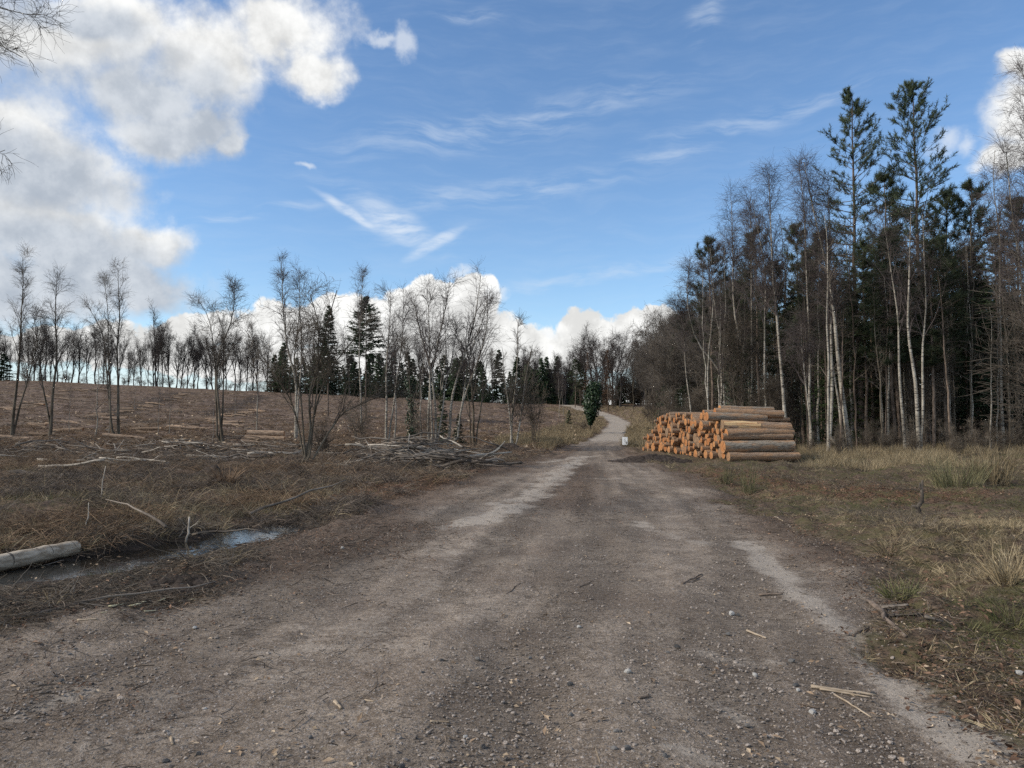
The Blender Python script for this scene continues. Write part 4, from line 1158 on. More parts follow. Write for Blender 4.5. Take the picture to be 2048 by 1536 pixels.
def put_log(x, y, z, r, dirx, label, group, v, L=3.0, pitch=0.0, name='log', roll=0.0, src=None):
    src = src or LOGS
    body, ends = src[v % len(src)]
    o = obj(name, body, None, (x, y, z), (roll, -pitch, dirx), (L / 3.0, r, r))
    for e in ends: obj('cut_end', e, o)
    return tag(o, label, 'log', group)


FA = np.array(hit(1452, 927)); FB = np.array((7.1, 41.0))
FA = np.array((8.60, 30.6))
fd = (FB - FA) / np.linalg.norm(FB - FA); FL = float(np.linalg.norm(FB - FA))
ax = np.array([fd[1], -fd[0]])                      # log direction, away from the track
ang = math.atan2(ax[1], ax[0])
lr = random.Random(21)


def cap(s): return float(np.interp(s, [-.3, .1, .55, .95, 1.3, 2.4, 5.5, 7.6, 8.6, 9.3, FL], [.42, .95, 1.25, 1.70, 1.95, 2.0, 1.98, 1.9, 1.72, 1.15, .85]))


placed = [(.0, .19, .19), (.28, .52, .275), (.42, .20, .20), (.86, .24, .24)]
def rest(s, r):
    t = r
    for (s2, t2, r2) in placed:
        if abs(s - s2) < r + r2: t = max(t, t2 + math.sqrt((r + r2) ** 2 - (s - s2) ** 2))
    return t
fails = 0
while fails < 60 and len(placed) < 270:
    q = lr.random()
    r = lr.uniform(.07, .12) if q < .46 else lr.uniform(.125, .17) if q < .80 else lr.uniform(.17, .245)
    best = None
    for _ in range(46):
        s = lr.uniform(.3, FL); t = rest(s, r)
        if t + r > cap(s): continue
        if best is None or t < best[1]: best = (s, t, r)
    if best is None: fails += 1; continue
    placed.append(best)
bz = min(tz(*(FA + fd * s + ax * 1.4)) for s in np.linspace(0, FL, 12))
LAB = {0: 'lowest front log of the pile, lying alone on the ground', 1: 'thick front log resting on the lowest front log of pile'}
tops = sorted(range(4, len(placed)), key=lambda i: -(placed[i][1] + placed[i][2]))
special = {tops[0]: 'topmost log of the big timber pile'}
front = [i for i in range(2, len(placed)) if placed[i][0] < 1.6 and placed[i][1] + placed[i][2] > cap(placed[i][0]) - .45]
split_i = min(range(4, len(placed)), key=lambda i: abs(placed[i][0] - .75) + abs(placed[i][1] - 1.1))
def pile_label(s, t, r):
    where = 'near end' if s < 2.6 else 'middle' if s < 6.4 else 'far low end'
    row = 'bottom course' if t < .32 else 'lower half' if t < .85 else 'upper half' if t < 1.55 else 'top course'
    size = 'thin' if r < .125 else 'thick' if r > .17 else 'medium'
    return '%s orange-ended log in the %s of the timber pile, %s' % (size, row, where), '%s logs, %s of the pile, %s' % (size, row, where)


for i, (s, t, r) in enumerate(placed):
    j = lr.gauss(0, .11) if i > 1 else (-.12 if i else -.02)
    p = FA + fd * s + ax * j
    g = tz(*(FA + fd * s + ax * 1.4))
    yaw = ang + lr.uniform(-.02, .02)
    lab = LAB.get(i) or special.get(i) or ('log with torn bright wood along its side, in the pile front' if i == split_i else None)
    grp = None
    if lab is None or i == split_i: lab, grp = pile_label(s, t, r)
    o = put_log(p[0], p[1], g - .02 + t, r, yaw, lab, grp, i, lr.uniform(2.75, 3.1), lr.uniform(-.012, .012))
    o.rotation_euler[0] = lr.uniform(0, 6.28)
# big loose logs along the near end of the pile
wood_face = noisy('torn_wood', (.46, .22, .10), (.72, .52, .28), 3, .85, 0, stretch=(.35, 2, 2), lo=.3, hi=.7, bumpy=.5)


def near_log(s, t, r, L, label, v, j=0.0, pitch=0.0, torn=False, yaw=0.0):
    p = FA + fd * s + ax * j; g = tz(*(FA + fd * s + ax * 1.4))
    o = put_log(p[0], p[1], g + t, r, ang + yaw, label, None, v, L, pitch)
    if torn:
        rngl = np.random.default_rng(4); K, S = 12, 5
        xs_ = np.linspace(.02, 1.62, K); av = np.linspace(2.15, 3.75, S)       # side that faces the open ground
        VV = np.array([[x, 1.03 * math.cos(q + .10 * math.sin(x * 6)) * (.94 + .05 * rngl.random()), 1.03 * math.sin(q + .10 * math.sin(x * 6)) * (.94 + .05 * rngl.random())] for x in xs_ for q in av])
        VV[:, 1:] *= 1.045
        # long pieces taper to a ragged end
        QQ = [(a * S + c, a * S + c + 1, (a + 1) * S + c + 1, (a + 1) * S + c) for a in range(K - 1) for c in range(S - 1) if not (a == K - 2 and c in (0, 3))]
        m_ = mesh_from('torn_wood', VV, QQ, None, False, wood_face)
        f_ = obj('torn_wood', m_, o); md = f_.modifiers.new('thick', 'SOLIDIFY'); md.thickness = .06
    return o


near_log(.35, 1.02, .20, 2.9, 'dark grooved log above the thick front log', 3, .05, pitch=.015, yaw=.03)
near_log(.62, 1.32, .25, 2.9, 'split log showing torn bright wood at front of pile', 2, -.02, torn=True, pitch=-.035, yaw=-.03)
near_log(.85, 1.70, .19, 2.6, 'smooth grey log above the split log', 4, -.55, pitch=-.02, yaw=.04)
near_log(1.10, 1.92, .19, 2.9, 'reddish-barked long log on top near the pile front', 1, -.1, pitch=-.03, yaw=-.05)
near_log(2.0, 2.10, .15, 2.5, 'orange-sided log lying highest on the pile crest', 5, .5, pitch=-.02, yaw=.07)


def ground_log(px, py, L, r, yaw, label, group=None, dz=0.0, v=None, name='log'):
    x, y = hit(px, py)
    x2, y2 = x + L * math.cos(yaw), y + L * math.sin(yaw)
    z1, z2 = tz(x, y), tz(x2, y2)
    p = math.atan2(z2 - z1, L)
    return put_log(x, y, z1 + r * .85 + dz, r, yaw, label, group, v if v is not None else int(px * 7 + py), L, p, name, 0.0, FELLED)


ground_log(490, 882, 2.9, .25, .05, 'lower right log of the small stack behind the willow', v=1)
ground_log(494, 882, 2.7, .22, .08, 'upper log of the small stack behind the willow', v=2, dz=.42)
ground_log(482, 886, 2.5, .15, .12, 'lower left log of the small stack behind the willow', v=4)
ground_log(105, 866, 2.8, .20, .03, 'thick log crossing the near log row, left of its middle', v=3)
ground_log(58, 871, 5.5, .15, .04, 'long thin log in the near row on the left', v=0)
ground_log(205, 875, 3.0, .19, .18, 'tilted log at the right of the near log row', v=5)
ground_log(260, 862, 3.0, .18, .05, 'log lying right of the near row beside the slope track', v=6)
ground_log(272, 866, 2.6, .14, .02, 'thin log just below the log right of the near row', v=2)
ground_log(-30, 878, 3.2, .24, .05, 'pale log at the left edge of the near row', v=1)
ground_log(-12, 866, .45, .22, .9, 'short orange-ended stump log at the left edge', v=2)
ground_log(130, 900, 2.6, .08, .3, 'thin dark log below the near row', v=2)
SLOPE = [(0, 818), (14, 816), (48, 805), (62, 801), (96, 791), (112, 797), (120, 784), (152, 781), (70, 808), (160, 832), (180, 829), (206, 835), (228, 824), (240, 820), (275, 818),
         (285, 812), (300, 806), (338, 797), (345, 793), (362, 788), (128, 842), (100, 846), (62, 848), (340, 856), (360, 854), (372, 853), (430, 850), (445, 846), (420, 838), (470, 829), (476, 826), (500, 823), (418, 842), (440, 832), (190, 778), (30, 790)]
for i, (px, py) in enumerate(SLOPE):
    for q in range(lr.choice([2, 3, 4])):
        ground_log(px + lr.uniform(-10, 10), py + lr.uniform(-2, 3), lr.uniform(1.4, 3.0), lr.uniform(.10, .17), lr.gauss(.08, .40), 'felled log lying in a loose row on the far slope', 'felled logs scattered over the slope', v=lr.randrange(7))

# pale birch log by the puddle
m, N, b = new_mat('old_birch_log', .85, .2)
tc = N.n('ShaderNodeTexCoord').outputs['Object']
mp = N.n('ShaderNodeMapping', None, Vector=tc); mp.inputs['Scale'].default_value = (1.2, 5, 5)
nz = N.noise(mp.outputs[0], 4, 6, .65)
col = N.mix(N.ss(nz, .36, .62), (.27, .215, .155), (.52, .44, .34)); mp2 = N.n('ShaderNodeMapping', None, Vector=tc); mp2.inputs['Scale'].default_value = (12, 2, 2)
col = N.mix(N.m('MULTIPLY', N.ss(N.noise(mp2.outputs[0], 1.6, 4, .6), .60, .66), .8), col, (.06, .05, .042)); setc(N, b, col); bump(N, b, nz, .4, .02)
M['old_birch'] = m
g = Geo(); K = 16
xa, ya = hit(150, 1105); xb, yb = hit(-260, 1188)
Ld = math.hypot(xb - xa, yb - ya)
t = np.linspace(0, 1, K)
pl = np.stack([t * Ld, .03 * np.sin(t * 7), .02 * np.sin(t * 5 + 1)], 1)
g.tubes(pl[None], (.092 + .02 * t + .006 * np.sin(t * 40))[None], 18)
bl = g.mesh('fallen_log', m)
lo = obj('fallen_log', bl, None, (xa, ya, max(tz(xa, ya), wl) + .04), (0, -math.atan2(tz(xb, yb) + .10 - tz(xa, ya) - .07, Ld), math.atan2(yb - ya, xb - xa)))
tag(lo, 'pale smooth fallen log at the left edge beside the puddle', 'log')
vv = [(-.012, 0, 0)] + [(0, .1 * math.cos(a), .1 * math.sin(a)) for a in np.arange(18) / 18 * 6.2832]
obj('cut_end', mesh_from('cut_end', vv, None, [(0, 1 + (k + 1) % 18, 1 + k) for k in range(18)], False, M['branch_pale']), lo)

# ------------------------------------------------------------------ branches, sticks, stones
def stick_mesh(seed, L, r0, r1, wig=.05, k=8, sides=7, forks=0, mat=None, name='stick'):
    rng = np.random.default_rng(seed)
    t = np.linspace(0, 1, k)
    w = np.cumsum(rng.normal(0, wig * L / k, (k, 2)), 0); w -= w[0] + t[:, None] * (w[-1] - w[0]) * .6
    pl = np.stack([t * L, w[:, 0], w[:, 1] * .5], 1)
    g = Geo(); rr = (r0 + (r1 - r0) * t) * (1 + rng.normal(0, .06, k)); g.tubes(pl[None], rr[None], sides, cap=True)
    for f in range(forks):
        i = rng.integers(1, k - 2); s = rng.choice([-1, 1]); ln = L * rng.uniform(.15, .4)
        d = np.array([[rng.uniform(.5, .9), s * rng.uniform(.3, .8), rng.uniform(-.1, .3)]])
        q = lines(pl[i:i + 1], d, np.array([ln]), 5, .12, 0, rng); g.tubes(q, np.linspace(rr[i] * .65, r1 * .6, 6)[None], max(4, sides - 2))
    return g.mesh(name, mat)


BR = [stick_mesh(900 + i, 1.0, .016, .006, .26, 8, 6, i % 4, M['branch_dark'], 'branch') for i in range(9)]
BP = [stick_mesh(930 + i, 1.0, .018, .009, .13, 8, 6, i % 3, M['branch_pale'], 'branch') for i in range(4)]
br = random.Random(8)


def lay(name, me, x, y, L, yaw, dz=0.02, pitch=0.0, label=None, cat='branch', group=None, th=1.0):
    z = tz(x + .5 * L * math.cos(yaw), y + .5 * L * math.sin(yaw)) if abs(pitch) < .2 else tz(x, y)
    o = obj(name, me, None, (x, y, z + dz), (br.uniform(-.5, .5), -pitch, yaw), (L, L * th, L * th))
    return tag(o, label, cat, group)


# the brush pile beside the birch clump
for i in range(190):
    px = br.triangular(690, 1010, 830); py = 936 - br.random() * 26
    x, y = hit(px, py)
    hgt = .95 * math.exp(-((px - 835) / 95) ** 2) * (1 - abs(py - 918) / 26)
    L = br.uniform(.6, 2.5); yaw = br.choice([0, math.pi]) + br.gauss(0, .5)
    lay('branch', (BP[i % 4] if i % 7 == 0 else BR[i % 9]), x - .5 * L * math.cos(yaw), y - .5 * L * math.sin(yaw), L, yaw, .03 + max(0, br.uniform(.0, 1) * hgt), br.gauss(0, .14), 'cut branch heaped in the brush pile below the birches', 'branch', 'branches heaped in the brush pile', br.uniform(.7, 1.6))
for i, (px, py, L, yaw, dz, p, lab) in enumerate([(690, 905, 2.2, .1, .35, -.02, 'thick whitish branch at the upper left of the brush pile'), (740, 908, 1.8, .2, .38, .02, 'whitish branch beside the thick one on the brush pile'),
        (630, 930, 1.8, -.25, .08, 0, 'pale birch pole lying left of the brush pile'), (655, 938, 1.5, .0, .05, 0, 'short pale birch pole at the left foot of brush pile'), (790, 928, 1.6, -.6, .3, -.1, 'pale branch slanting down the front of the brush pile'),
        (700, 868, 1.0, 2.2, .1, .9, 'broken pale stem standing slanted behind the brush pile'), (905, 930, 2.2, .25, .2, .12, 'long grey branch poking out right of the brush pile'), (815, 925, 1.0, 1.5, .1, 1.2, 'grey branch standing upright in the brush pile'),
        (930, 905, 1.8, 2.4, .15, .35, 'pale branch tilted up at the right side of brush pile')]):
    x, y = hit(px, py); lay('branch', BP[i % 4], x, y, L, yaw, dz, p, lab, 'branch', None, 1.5)
# band of cut branches across the left middle ground
for i in range(170):
    px = br.uniform(-60, 680); py = br.gauss(905, 12)
    if py < 882 or py > 948: continue
    x, y = hit(px, py); L = br.uniform(.9, 2.8); yaw = br.choice([0, math.pi]) + br.gauss(0, .45)
    lay('branch', BR[i % 9] if br.random() < .65 else BP[i % 4], x, y, L, yaw, .08 + br.random() * .22, br.gauss(0, .10), 'cut branch lying in the band of brash on the left', 'branch', 'cut branches strewn over the left ground', br.uniform(.8, 1.7))
for i, (px, py, L, yaw, dz, p, pale_, th, lab) in enumerate([
        (0, 940, 3.4, .05, .08, 0, 0, 1.6, 'dark log-like branch at the left edge behind the heath'), (75, 925, 2.2, .02, .06, 0, 1, 1.6, 'pale bark-stripped branch in the left brash band'),
        (105, 885, .7, .6, .1, .3, 1, 2.4, 'curled white branch piece below the near log row'), (225, 915, .9, 1.4, .1, .7, 1, 1.2, 'bent pale branch end standing in the brash'),
        (500, 1040, 2.3, .95, .10, .22, 0, .8, 'long thin dark branch slanting up right of the puddle'), (330, 1098, 1.9, 2.45, .12, .13, 0, .7, 'thin dark branch reaching across the puddle'),
        (373, 1085, .42, 1.6, -.05, 1.45, 1, 2.4, 'broken pale stake standing upright in the puddle edge'), (355, 1078, .32, 1.9, -.02, 1.3, 0, 2.6, 'short dark broken stake left of the pale stake'),
        (62, 1140, .35, .6, .02, .2, 0, 1.5, 'bent twig lying below the pale fallen log'), (30, 1230, 1.6, .75, .04, .03, 0, .6, 'long thin twig lying in the left foreground heath'),
        (225, 960, 1.0, .9, .1, .8, 0, .9, 'thin bent twig standing in the heath behind the puddle'), (200, 1000, .6, 1.7, .02, 1.2, 1, 1.0, 'thin pale stalk standing in the left heath'),
        (170, 1060, .4, 1.7, .0, 1.3, 1, 1.6, 'splintered stub near the end of the pale fallen log'),
        (385, 1080, 1.2, -.15, .1, .04, 0, 1.0, 'dark branch lying along the front of the puddle'), (330, 1070, .9, .4, .08, .05, 0, .9, 'brown branch lying on debris in the puddle')]):
    x, y = hit(px, py); lay('branch', (BP if pale_ else BR)[i % 4], x, y, L, yaw, dz, p, lab, 'branch', None, th)


def track_stick(px, py, px2, py2, r, mat, label, forks=0, name='stick', seed=0, wig=.07):
    x, y = hit(px, py); x2, y2 = hit(px2, py2); L = math.hypot(x2 - x, y2 - y)
    me = stick_mesh(1000 + seed + int(px), L, r, r * .6, wig, 9, 7, forks, M[mat], name)
    z = tz(x, y); z2 = tz(x2, y2)
    o = obj(name, me, None, (x, y, z + r * .8), (0, -math.atan2(z2 - z, L), math.atan2(y2 - y, x2 - x)))
    return tag(o, label, 'stick')


track_stick(1364, 1170, 1402, 1150, .011, 'stick_brown', 'forked grey twig lying on the middle of the track', 2)
track_stick(1518, 1192, 1566, 1190, .013, 'stick_brown', 'short dark mossy stick at the edge of the pale rut', 1)
track_stick(1494, 1264, 1532, 1279, .010, 'stick_tan', 'short bleached stick on the right of the track')
track_stick(1622, 1376, 1752, 1395, .012, 'stick_tan', 'long split tan stick lying across the right of the track', 0)
track_stick(1640, 1380, 1740, 1398, .008, 'stick_tan', 'narrow tan splinter lying against the long split stick', 0, seed=3)
track_stick(1668, 1392, 1742, 1436, .006, 'stick_tan', 'thin twig slanting below the long split stick')
track_stick(1736, 1205, 1806, 1279, .024, 'stick_brown', 'thick brown branch lying on the right verge', 0, wig=.12)
track_stick(1706, 1275, 1738, 1257, .010, 'stick_brown', 'small grey stick left of the thick brown branch')
track_stick(1022, 1068, 1044, 1082, .008, 'stick_brown', 'small pale-brown twig in the centre of the track', 0)
track_stick(1158, 1175, 1186, 1163, .006, 'stick_brown', 'straight twig left of the forked twig', 0)
track_stick(1012, 1190, 1040, 1168, .006, 'stick_brown', 'thin crooked twig left of the centre of the track', 1)
track_stick(1278, 1398, 1300, 1395, .008, 'stick_brown', 'short dark twig near the bottom middle of the track')
track_stick(1350, 1362, 1376, 1362, .007, 'stick_brown', 'dark twig beside the small white stone')
track_stick(1595, 1410, 1640, 1420, .006, 'stick_brown', 'thin dark twig below the long split stick')
track_stick(1200, 1530, 1190, 1495, .005, 'stick_tan', 'thin straw stalk at the bottom edge of the track', seed=5)
track_stick(670, 1407, 682, 1420, .012, 'stick_tan', 'stubby pale splinter on the left track')
track_stick(730, 1402, 748, 1406, .007, 'stick_tan', 'small tan splinter right of the stubby one')
track_stick(860, 1445, 900, 1448, .006, 'stick_tan', 'straw-coloured stalk on the lower middle of the track')
track_stick(342, 1478, 346, 1492, .009, 'stick_tan', 'tiny tan splinter near the lower left stones')
track_stick(775, 1372, 815, 1370, .006, 'stick_brown', 'thin dark twig on the left wheel track')
track_stick(155, 1244, 195, 1240, .010, 'stick_tan', 'pale knobbly stick at the left track edge')
track_stick(1735, 1120, 1760, 1150, .010, 'stick_tan', 'pale stick on the litter of the right verge')
track_stick(1550, 1035, 1566, 1043, .014, 'stick_tan', 'short bright stick at the right track edge near the tuft')
track_stick(1880, 1322, 1922, 1322, .010, 'stick_brown', 'dark stick on the bare soil of the right verge')
for i, (a, bb, c, d, w, lab) in enumerate([(222, 1218, 252, 1212, .024, 'broad pale peeled wood sliver at the left track edge'), (262, 1216, 290, 1206, .02, 'pale peeled sliver right of the broad one'),
        (318, 1206, 338, 1198, .016, 'pale sliver on the dark clod of soil'), (358, 1206, 392, 1200, .014, 'narrow pale sliver farthest right of the peeled pieces'),
        (288, 1225, 312, 1224, .012, 'small pale sliver lying in front of the others'), (202, 1227, 250, 1222, .007, 'thin pale strip below the broad peeled sliver')]):
    track_stick(a, bb, c, d, w, 'sliver', lab, 0, 'wood_sliver', i, .12).scale = (1, 1, .35)
for (a, bb, c, d, w, lab) in [(1762, 1222, 1816, 1216, .035, 'weathered bark slab right of the thick brown branch'), (1775, 1236, 1848, 1234, .022, 'brown bark strip below the weathered slab'), (1850, 1240, 1886, 1250, .035, 'dark rotten wood lump on the right verge')]:
    track_stick(a, bb, c, d, w, 'branch_dark', lab, 0, 'bark_slab', 7, .25).scale = (1, 1, .5)


def stone_mesh(seed, mat):
    rng = np.random.default_rng(seed)
    import bmesh
    bm = bmesh.new(); bmesh.ops.create_icosphere(bm, subdivisions=2, radius=1)
    pl = [(Vector(rng.normal(0, 1, 3)).normalized(), rng.uniform(.55, .85)) for _ in range(9)]
    for v in bm.verts:
        for nrm, dd in pl:
            k = v.co.dot(nrm)
            if k > dd: v.co -= nrm * (k - dd) * .92
        v.co += Vector(rng.normal(0, .025, 3))
    me = bpy.data.meshes.new('stone'); bm.to_mesh(me); bm.free()
    me.materials.append(mat); return me


ST = {k: [stone_mesh(40 + i + len(k), M[k]) for i in range(3)] for k in ('stone_pale', 'stone_grey', 'stone_dark')}
for i, (px, py, w, kd, lab) in enumerate([
        (1255, 1342, 17, 'stone_pale', 'bright white stone in the middle of the track'), (1463, 1225, 15, 'stone_pale', 'flat pale stone right of the forked twig'), (1476, 1229, 10, 'stone_dark', 'dark stone touching the flat pale stone'),
        (1158, 1252, 10, 'stone_pale', 'small white stone in the centre of the track'), (1510, 1348, 12, 'stone_pale', 'small white stone left of the long split stick'), (1625, 1422, 18, 'stone_pale', 'angular whitish stone below the split stick'),
        (1355, 1292, 14, 'stone_dark', 'dark blue-grey stone in the middle of the track'), (1336, 1305, 10, 'stone_grey', 'grey stone left below the dark blue-grey stone'), (1456, 1267, 12, 'stone_grey', 'grey stone left of the short bleached stick'),
        (1592, 1368, 14, 'stone_dark', 'dark stone at the left end of the split stick'), (1596, 1380, 11, 'stone_pale', 'light stone just below the dark stone by the split stick'), (1745, 1385, 13, 'stone_dark', 'dark stone at the right end of the split stick'),
        (1583, 1320, 14, 'stone_grey', 'rounded grey stone above the split stick'), (1140, 1368, 14, 'stone_dark', 'dark stone left of the bright white stone'), (1168, 1374, 10, 'stone_grey', 'small grey stone between dark stone and white stone'),
        (1142, 1428, 13, 'stone_grey', 'brownish stone in the lower middle of the track'), (1232, 1462, 14, 'stone_grey', 'grey stone above the stone pair at the bottom'), (1240, 1462, 12, 'stone_grey', 'flat grey stone beside the grey stone at the bottom'),
        (1228, 1497, 16, 'stone_grey', 'left stone of the pair at the bottom of the track'), (1254, 1494, 18, 'stone_grey', 'right stone of the pair at the bottom of the track'), (1370, 1462, 13, 'stone_grey', 'grey stone lower right of the track middle'),
        (1330, 1510, 14, 'stone_grey', 'grey stone on the pale patch at the bottom'), (1495, 1452, 14, 'stone_grey', 'brown-grey stone above the pale patch'), (845, 1346, 10, 'stone_dark', 'small dark stone on the left wheel track'),
        (884, 1320, 12, 'stone_dark', 'dark angular stone on the left wheel track'), (955, 1318, 13, 'stone_grey', 'grey stone right of the dark angular stone'), (398, 1506, 16, 'stone_dark', 'flat dark stone in the lower left'),
        (332, 1520, 15, 'stone_dark', 'dark greenish stone at the bottom left'), (335, 1475, 15, 'stone_grey', 'flat grey stone above the dark greenish stone'), (930, 1474, 12, 'stone_pale', 'pale stone at the lower middle of the track'),
        (803, 1530, 16, 'stone_dark', 'dark stone on the bottom edge left of middle'), (410, 1418, 10, 'stone_pale', 'thin white chip on the left track'), (810, 1256, 7, 'stone_pale', 'tiny white stone left of the track centre'),
        (390, 1254, 11, 'stone_pale', 'white flat stone near the left track edge'), (620, 1474, 12, 'stone_grey', 'grey stone on the lower left track'), (122, 1360, 15, 'stone_grey', 'greyish embedded stone at the far left of the track'),
        (685, 1094, 10, 'stone_pale', 'white stone at the left track edge beyond the puddle'), (1790, 1225, 18, 'stone_grey', 'grey stone among bark on the right verge'), (880, 1540, 16, 'stone_grey', 'grey stone cut by the bottom edge'),
        (2040, 1344, 18, 'stone_pale', 'pale bluish flat stone at the right frame edge'), (140, 1308, 10, 'stone_grey', 'small grey stone at the left edge of the track'), (1060, 1315, 9, 'stone_grey', 'small grey stone left of the track middle')]):
    x, y = hit(px, py + w * .3); r = w / F * y / 2
    o = obj('stone', ST[kd][i % 3], None, (x, y, tz(x, y) + r * .3), (br.uniform(-.3, .3), br.uniform(-.3, .3), br.uniform(0, 6)), (r * 1.1, r * .9, r * .68))
    tag(o, lab, 'stone', 'loose stones on the track')

# dead crooked stick standing on the right verge
x, y = hit(1838, 1034)
q = np.array([[0, 0, -.1], [.0, 0, .12], [-.02, 0, .16], [.06, .0, .27], [.075, .02, .36], [.06, 0, .45], [.075, 0, .62]]) * 1.0
g = Geo(); g.tubes(q[None], np.array([[.045, .04, .038, .032, .028, .024, .016]]), 8, cap=True)
q2 = np.array([[0, 0, .13], [-.06, 0, .17], [-.11, .02, .19]]); g.tubes(q2[None], np.array([[.03, .025, .018]]), 7, cap=True)
q3 = np.array([[.06, 0, .45], [.03, 0, .52], [.03, 0, .58]]); g.tubes(q3[None], np.array([[.02, .016, .01]]), 6, cap=True)
tag(obj('dead_stem', g.mesh('dead_stem', M['branch_dark']), None, (x, y, tz(x, y))), 'crooked dead stem standing upright on the right verge', 'dead stem')


def mound(name, px, py, rx, ry, h, label, seed):
    x, y = hit(px, py); n = 34
    a = np.linspace(-1.15, 1.15, n); GX, GY = np.meshgrid(a, a)
    rr = np.hypot(GX, GY)
    wx, wy = x + GX * rx, y + GY * ry
    hz = h * (1 - sstep(rr, .1, 1.1)) * (.9 + 1.9 * fbm2(GX * 2.2, GY * 2.2, seed, 4)) + .22 * h * fbm2(GX * 7, GY * 7, seed + 7, 3)
    zz = terrain(wx, wy) + np.where(rr > 1.05, -.12, hz + .01) - tz(x, y)
    I = np.arange(n * n).reshape(n, n); Q = np.stack([I[:-1, :-1], I[:-1, 1:], I[1:, 1:], I[1:, :-1]], -1).reshape(-1, 4)
    me = mesh_from(name, np.stack([(wx - x).ravel(), (wy - y).ravel(), zz.ravel()], 1), Q, None, True, M['soil'])
    return tag(obj(name, me, None, (x, y, tz(x, y))), label, 'soil mound')


mound('soil_mound', 1300, 924, 1.7, 1.0, .20, 'dark churned soil mound in front of the log pile', 3)
mound('soil_mound', 1018, 905, 2.4, 1.3, .25, 'dark soil heap at the left track edge by the brush pile', 5)
mound('soil_mound', 350, 1180, .36, .22, .07, 'dark clod of soil at the left track edge', 7)
mound('soil_mound', 430, 950, .9, .7, .17, 'dark mossy hump on the left ground', 9)

# notice boards at the foot of the far bend
x, y = hit(1250, 893); s = y / F
e = empty('notice_board', (x, y, tz(x, y)), -.55)
def box(w, d, h, cx, cy, cz, mat, nm):
    V = [(cx + sx * w / 2, cy + sy * d / 2, cz + sz * h / 2) for sz in (-1, 1) for sy in (-1, 1) for sx in (-1, 1)]
    return mesh_from(nm, V, [(0, 2, 3, 1), (4, 5, 7, 6), (0, 1, 5, 4), (2, 6, 7, 3), (0, 4, 6, 2), (1, 3, 7, 5)], None, False, mat)
bw = 5.6 * s; bh = 16 * s
obj('board', box(bw, .02, bh, -bw * .54, 0, 3 * s + bh / 2, M['white_board'], 'board'), e)
obj('board', box(bw, .02, bh * .98, bw * .54, 0, 3 * s + bh / 2, M['white_board'], 'board'), e)
obj('post', box(.05, .05, bh + 3.5 * s, 0, .04, (bh + 3.2 * s) / 2 - .05, M['post'], 'post'), e)
tag(e, 'white two-panel notice board standing low by the track bend', 'sign')

# ------------------------------------------------------------------ ground cover (uncountable)
def blades(seed, n, h, w, spread, bend, mat, k=4):
    rng = np.random.default_rng(seed)
    a = rng.uniform(0, 6.28, n); rr = spread * np.sqrt(rng.random(n))
    p = np.stack([rr * np.cos(a), rr * np.sin(a), np.full(n, -.03)], 1)
    d = np.stack([np.cos(a + rng.normal(0, .7, n)) * bend * rng.uniform(.2, 1.2, n), np.sin(a + rng.normal(0, .7, n)) * bend * rng.uniform(.2, 1.2, n), np.ones(n)], 1)
    pl = lines(p, d, h * rng.uniform(.5, 1.1, n), k - 1, .10, -.16 * (bend + .2), rng)
    sd = np.cross(pl[:, -1] - pl[:, 0], np.stack([np.cos(a * 3), np.sin(a * 3), np.full(n, .4)], 1)); sd /= np.linalg.norm(sd, axis=1, keepdims=True) + 1e-9
    wd = w * np.array([1, .9, .65, .15])[:k]
    V = np.stack([pl - sd[:, None] * wd[None, :, None], pl + sd[:, None] * wd[None, :, None]], 2)
    i = np.arange(n)[:, None] * (2 * k) + np.arange(k - 1)[None] * 2
    Q = np.stack([i, i + 1, i + 3, i + 2], -1).reshape(-1, 4)
    g = Geo(); g.add(V.reshape(-1, 3), Q); return g


def tangle(seed, n, L, r, spread, mat, rise=.35, fronds=False):
    rng = np.random.default_rng(seed)
    p = np.stack([rng.normal(0, spread, n), rng.normal(0, spread, n), rng.uniform(-.02, .06, n)], 1)
    a = rng.uniform(0, 6.28, n)
    pl = lines(p, np.stack([np.cos(a), np.sin(a), rng.uniform(0, rise * 2, n)], 1), L * rng.uniform(.4, 1.2, n), 4, .18, -.12, rng)
    g = Geo(); rr = taper(n, 5, r * rng.uniform(.6, 1.4, n), np.full(n, r * .35)); g.tubes(pl, rr, 3)
    if fronds:
        idx = np.repeat(np.arange(n), 9); t = rng.uniform(.25, 1, len(idx)); p2, tg, _ = sample(pl, rr, idx, t)
        d = splay(tg, np.radians(rng.uniform(50, 85, len(idx))), rng); d[:, 2] -= .3
        g.leaves(p2, d, np.tile([[.2, .1, 1.]], (len(idx), 1)) + rng.normal(0, .4, (len(idx), 3)), .11 * rng.uniform(.5, 1.2, len(idx)), .014)
    return g


def flakes(seed, n, size, spread):
    rng = np.random.default_rng(seed); g = Geo()
    c = np.stack([rng.normal(0, spread, n), rng.normal(0, spread, n), rng.uniform(.0, .025, n)], 1)
    a = rng.uniform(0, 6.28, n)
    g.leaves(c, np.stack([np.cos(a), np.sin(a), rng.normal(0, .25, n)], 1), np.stack([rng.normal(0, .35, n), rng.normal(0, .35, n), np.ones(n)], 1), size * rng.uniform(.5, 1.3, n), size * .28)
    return g


PROTO = bpy.data.collections.new('ground_cover_sources')


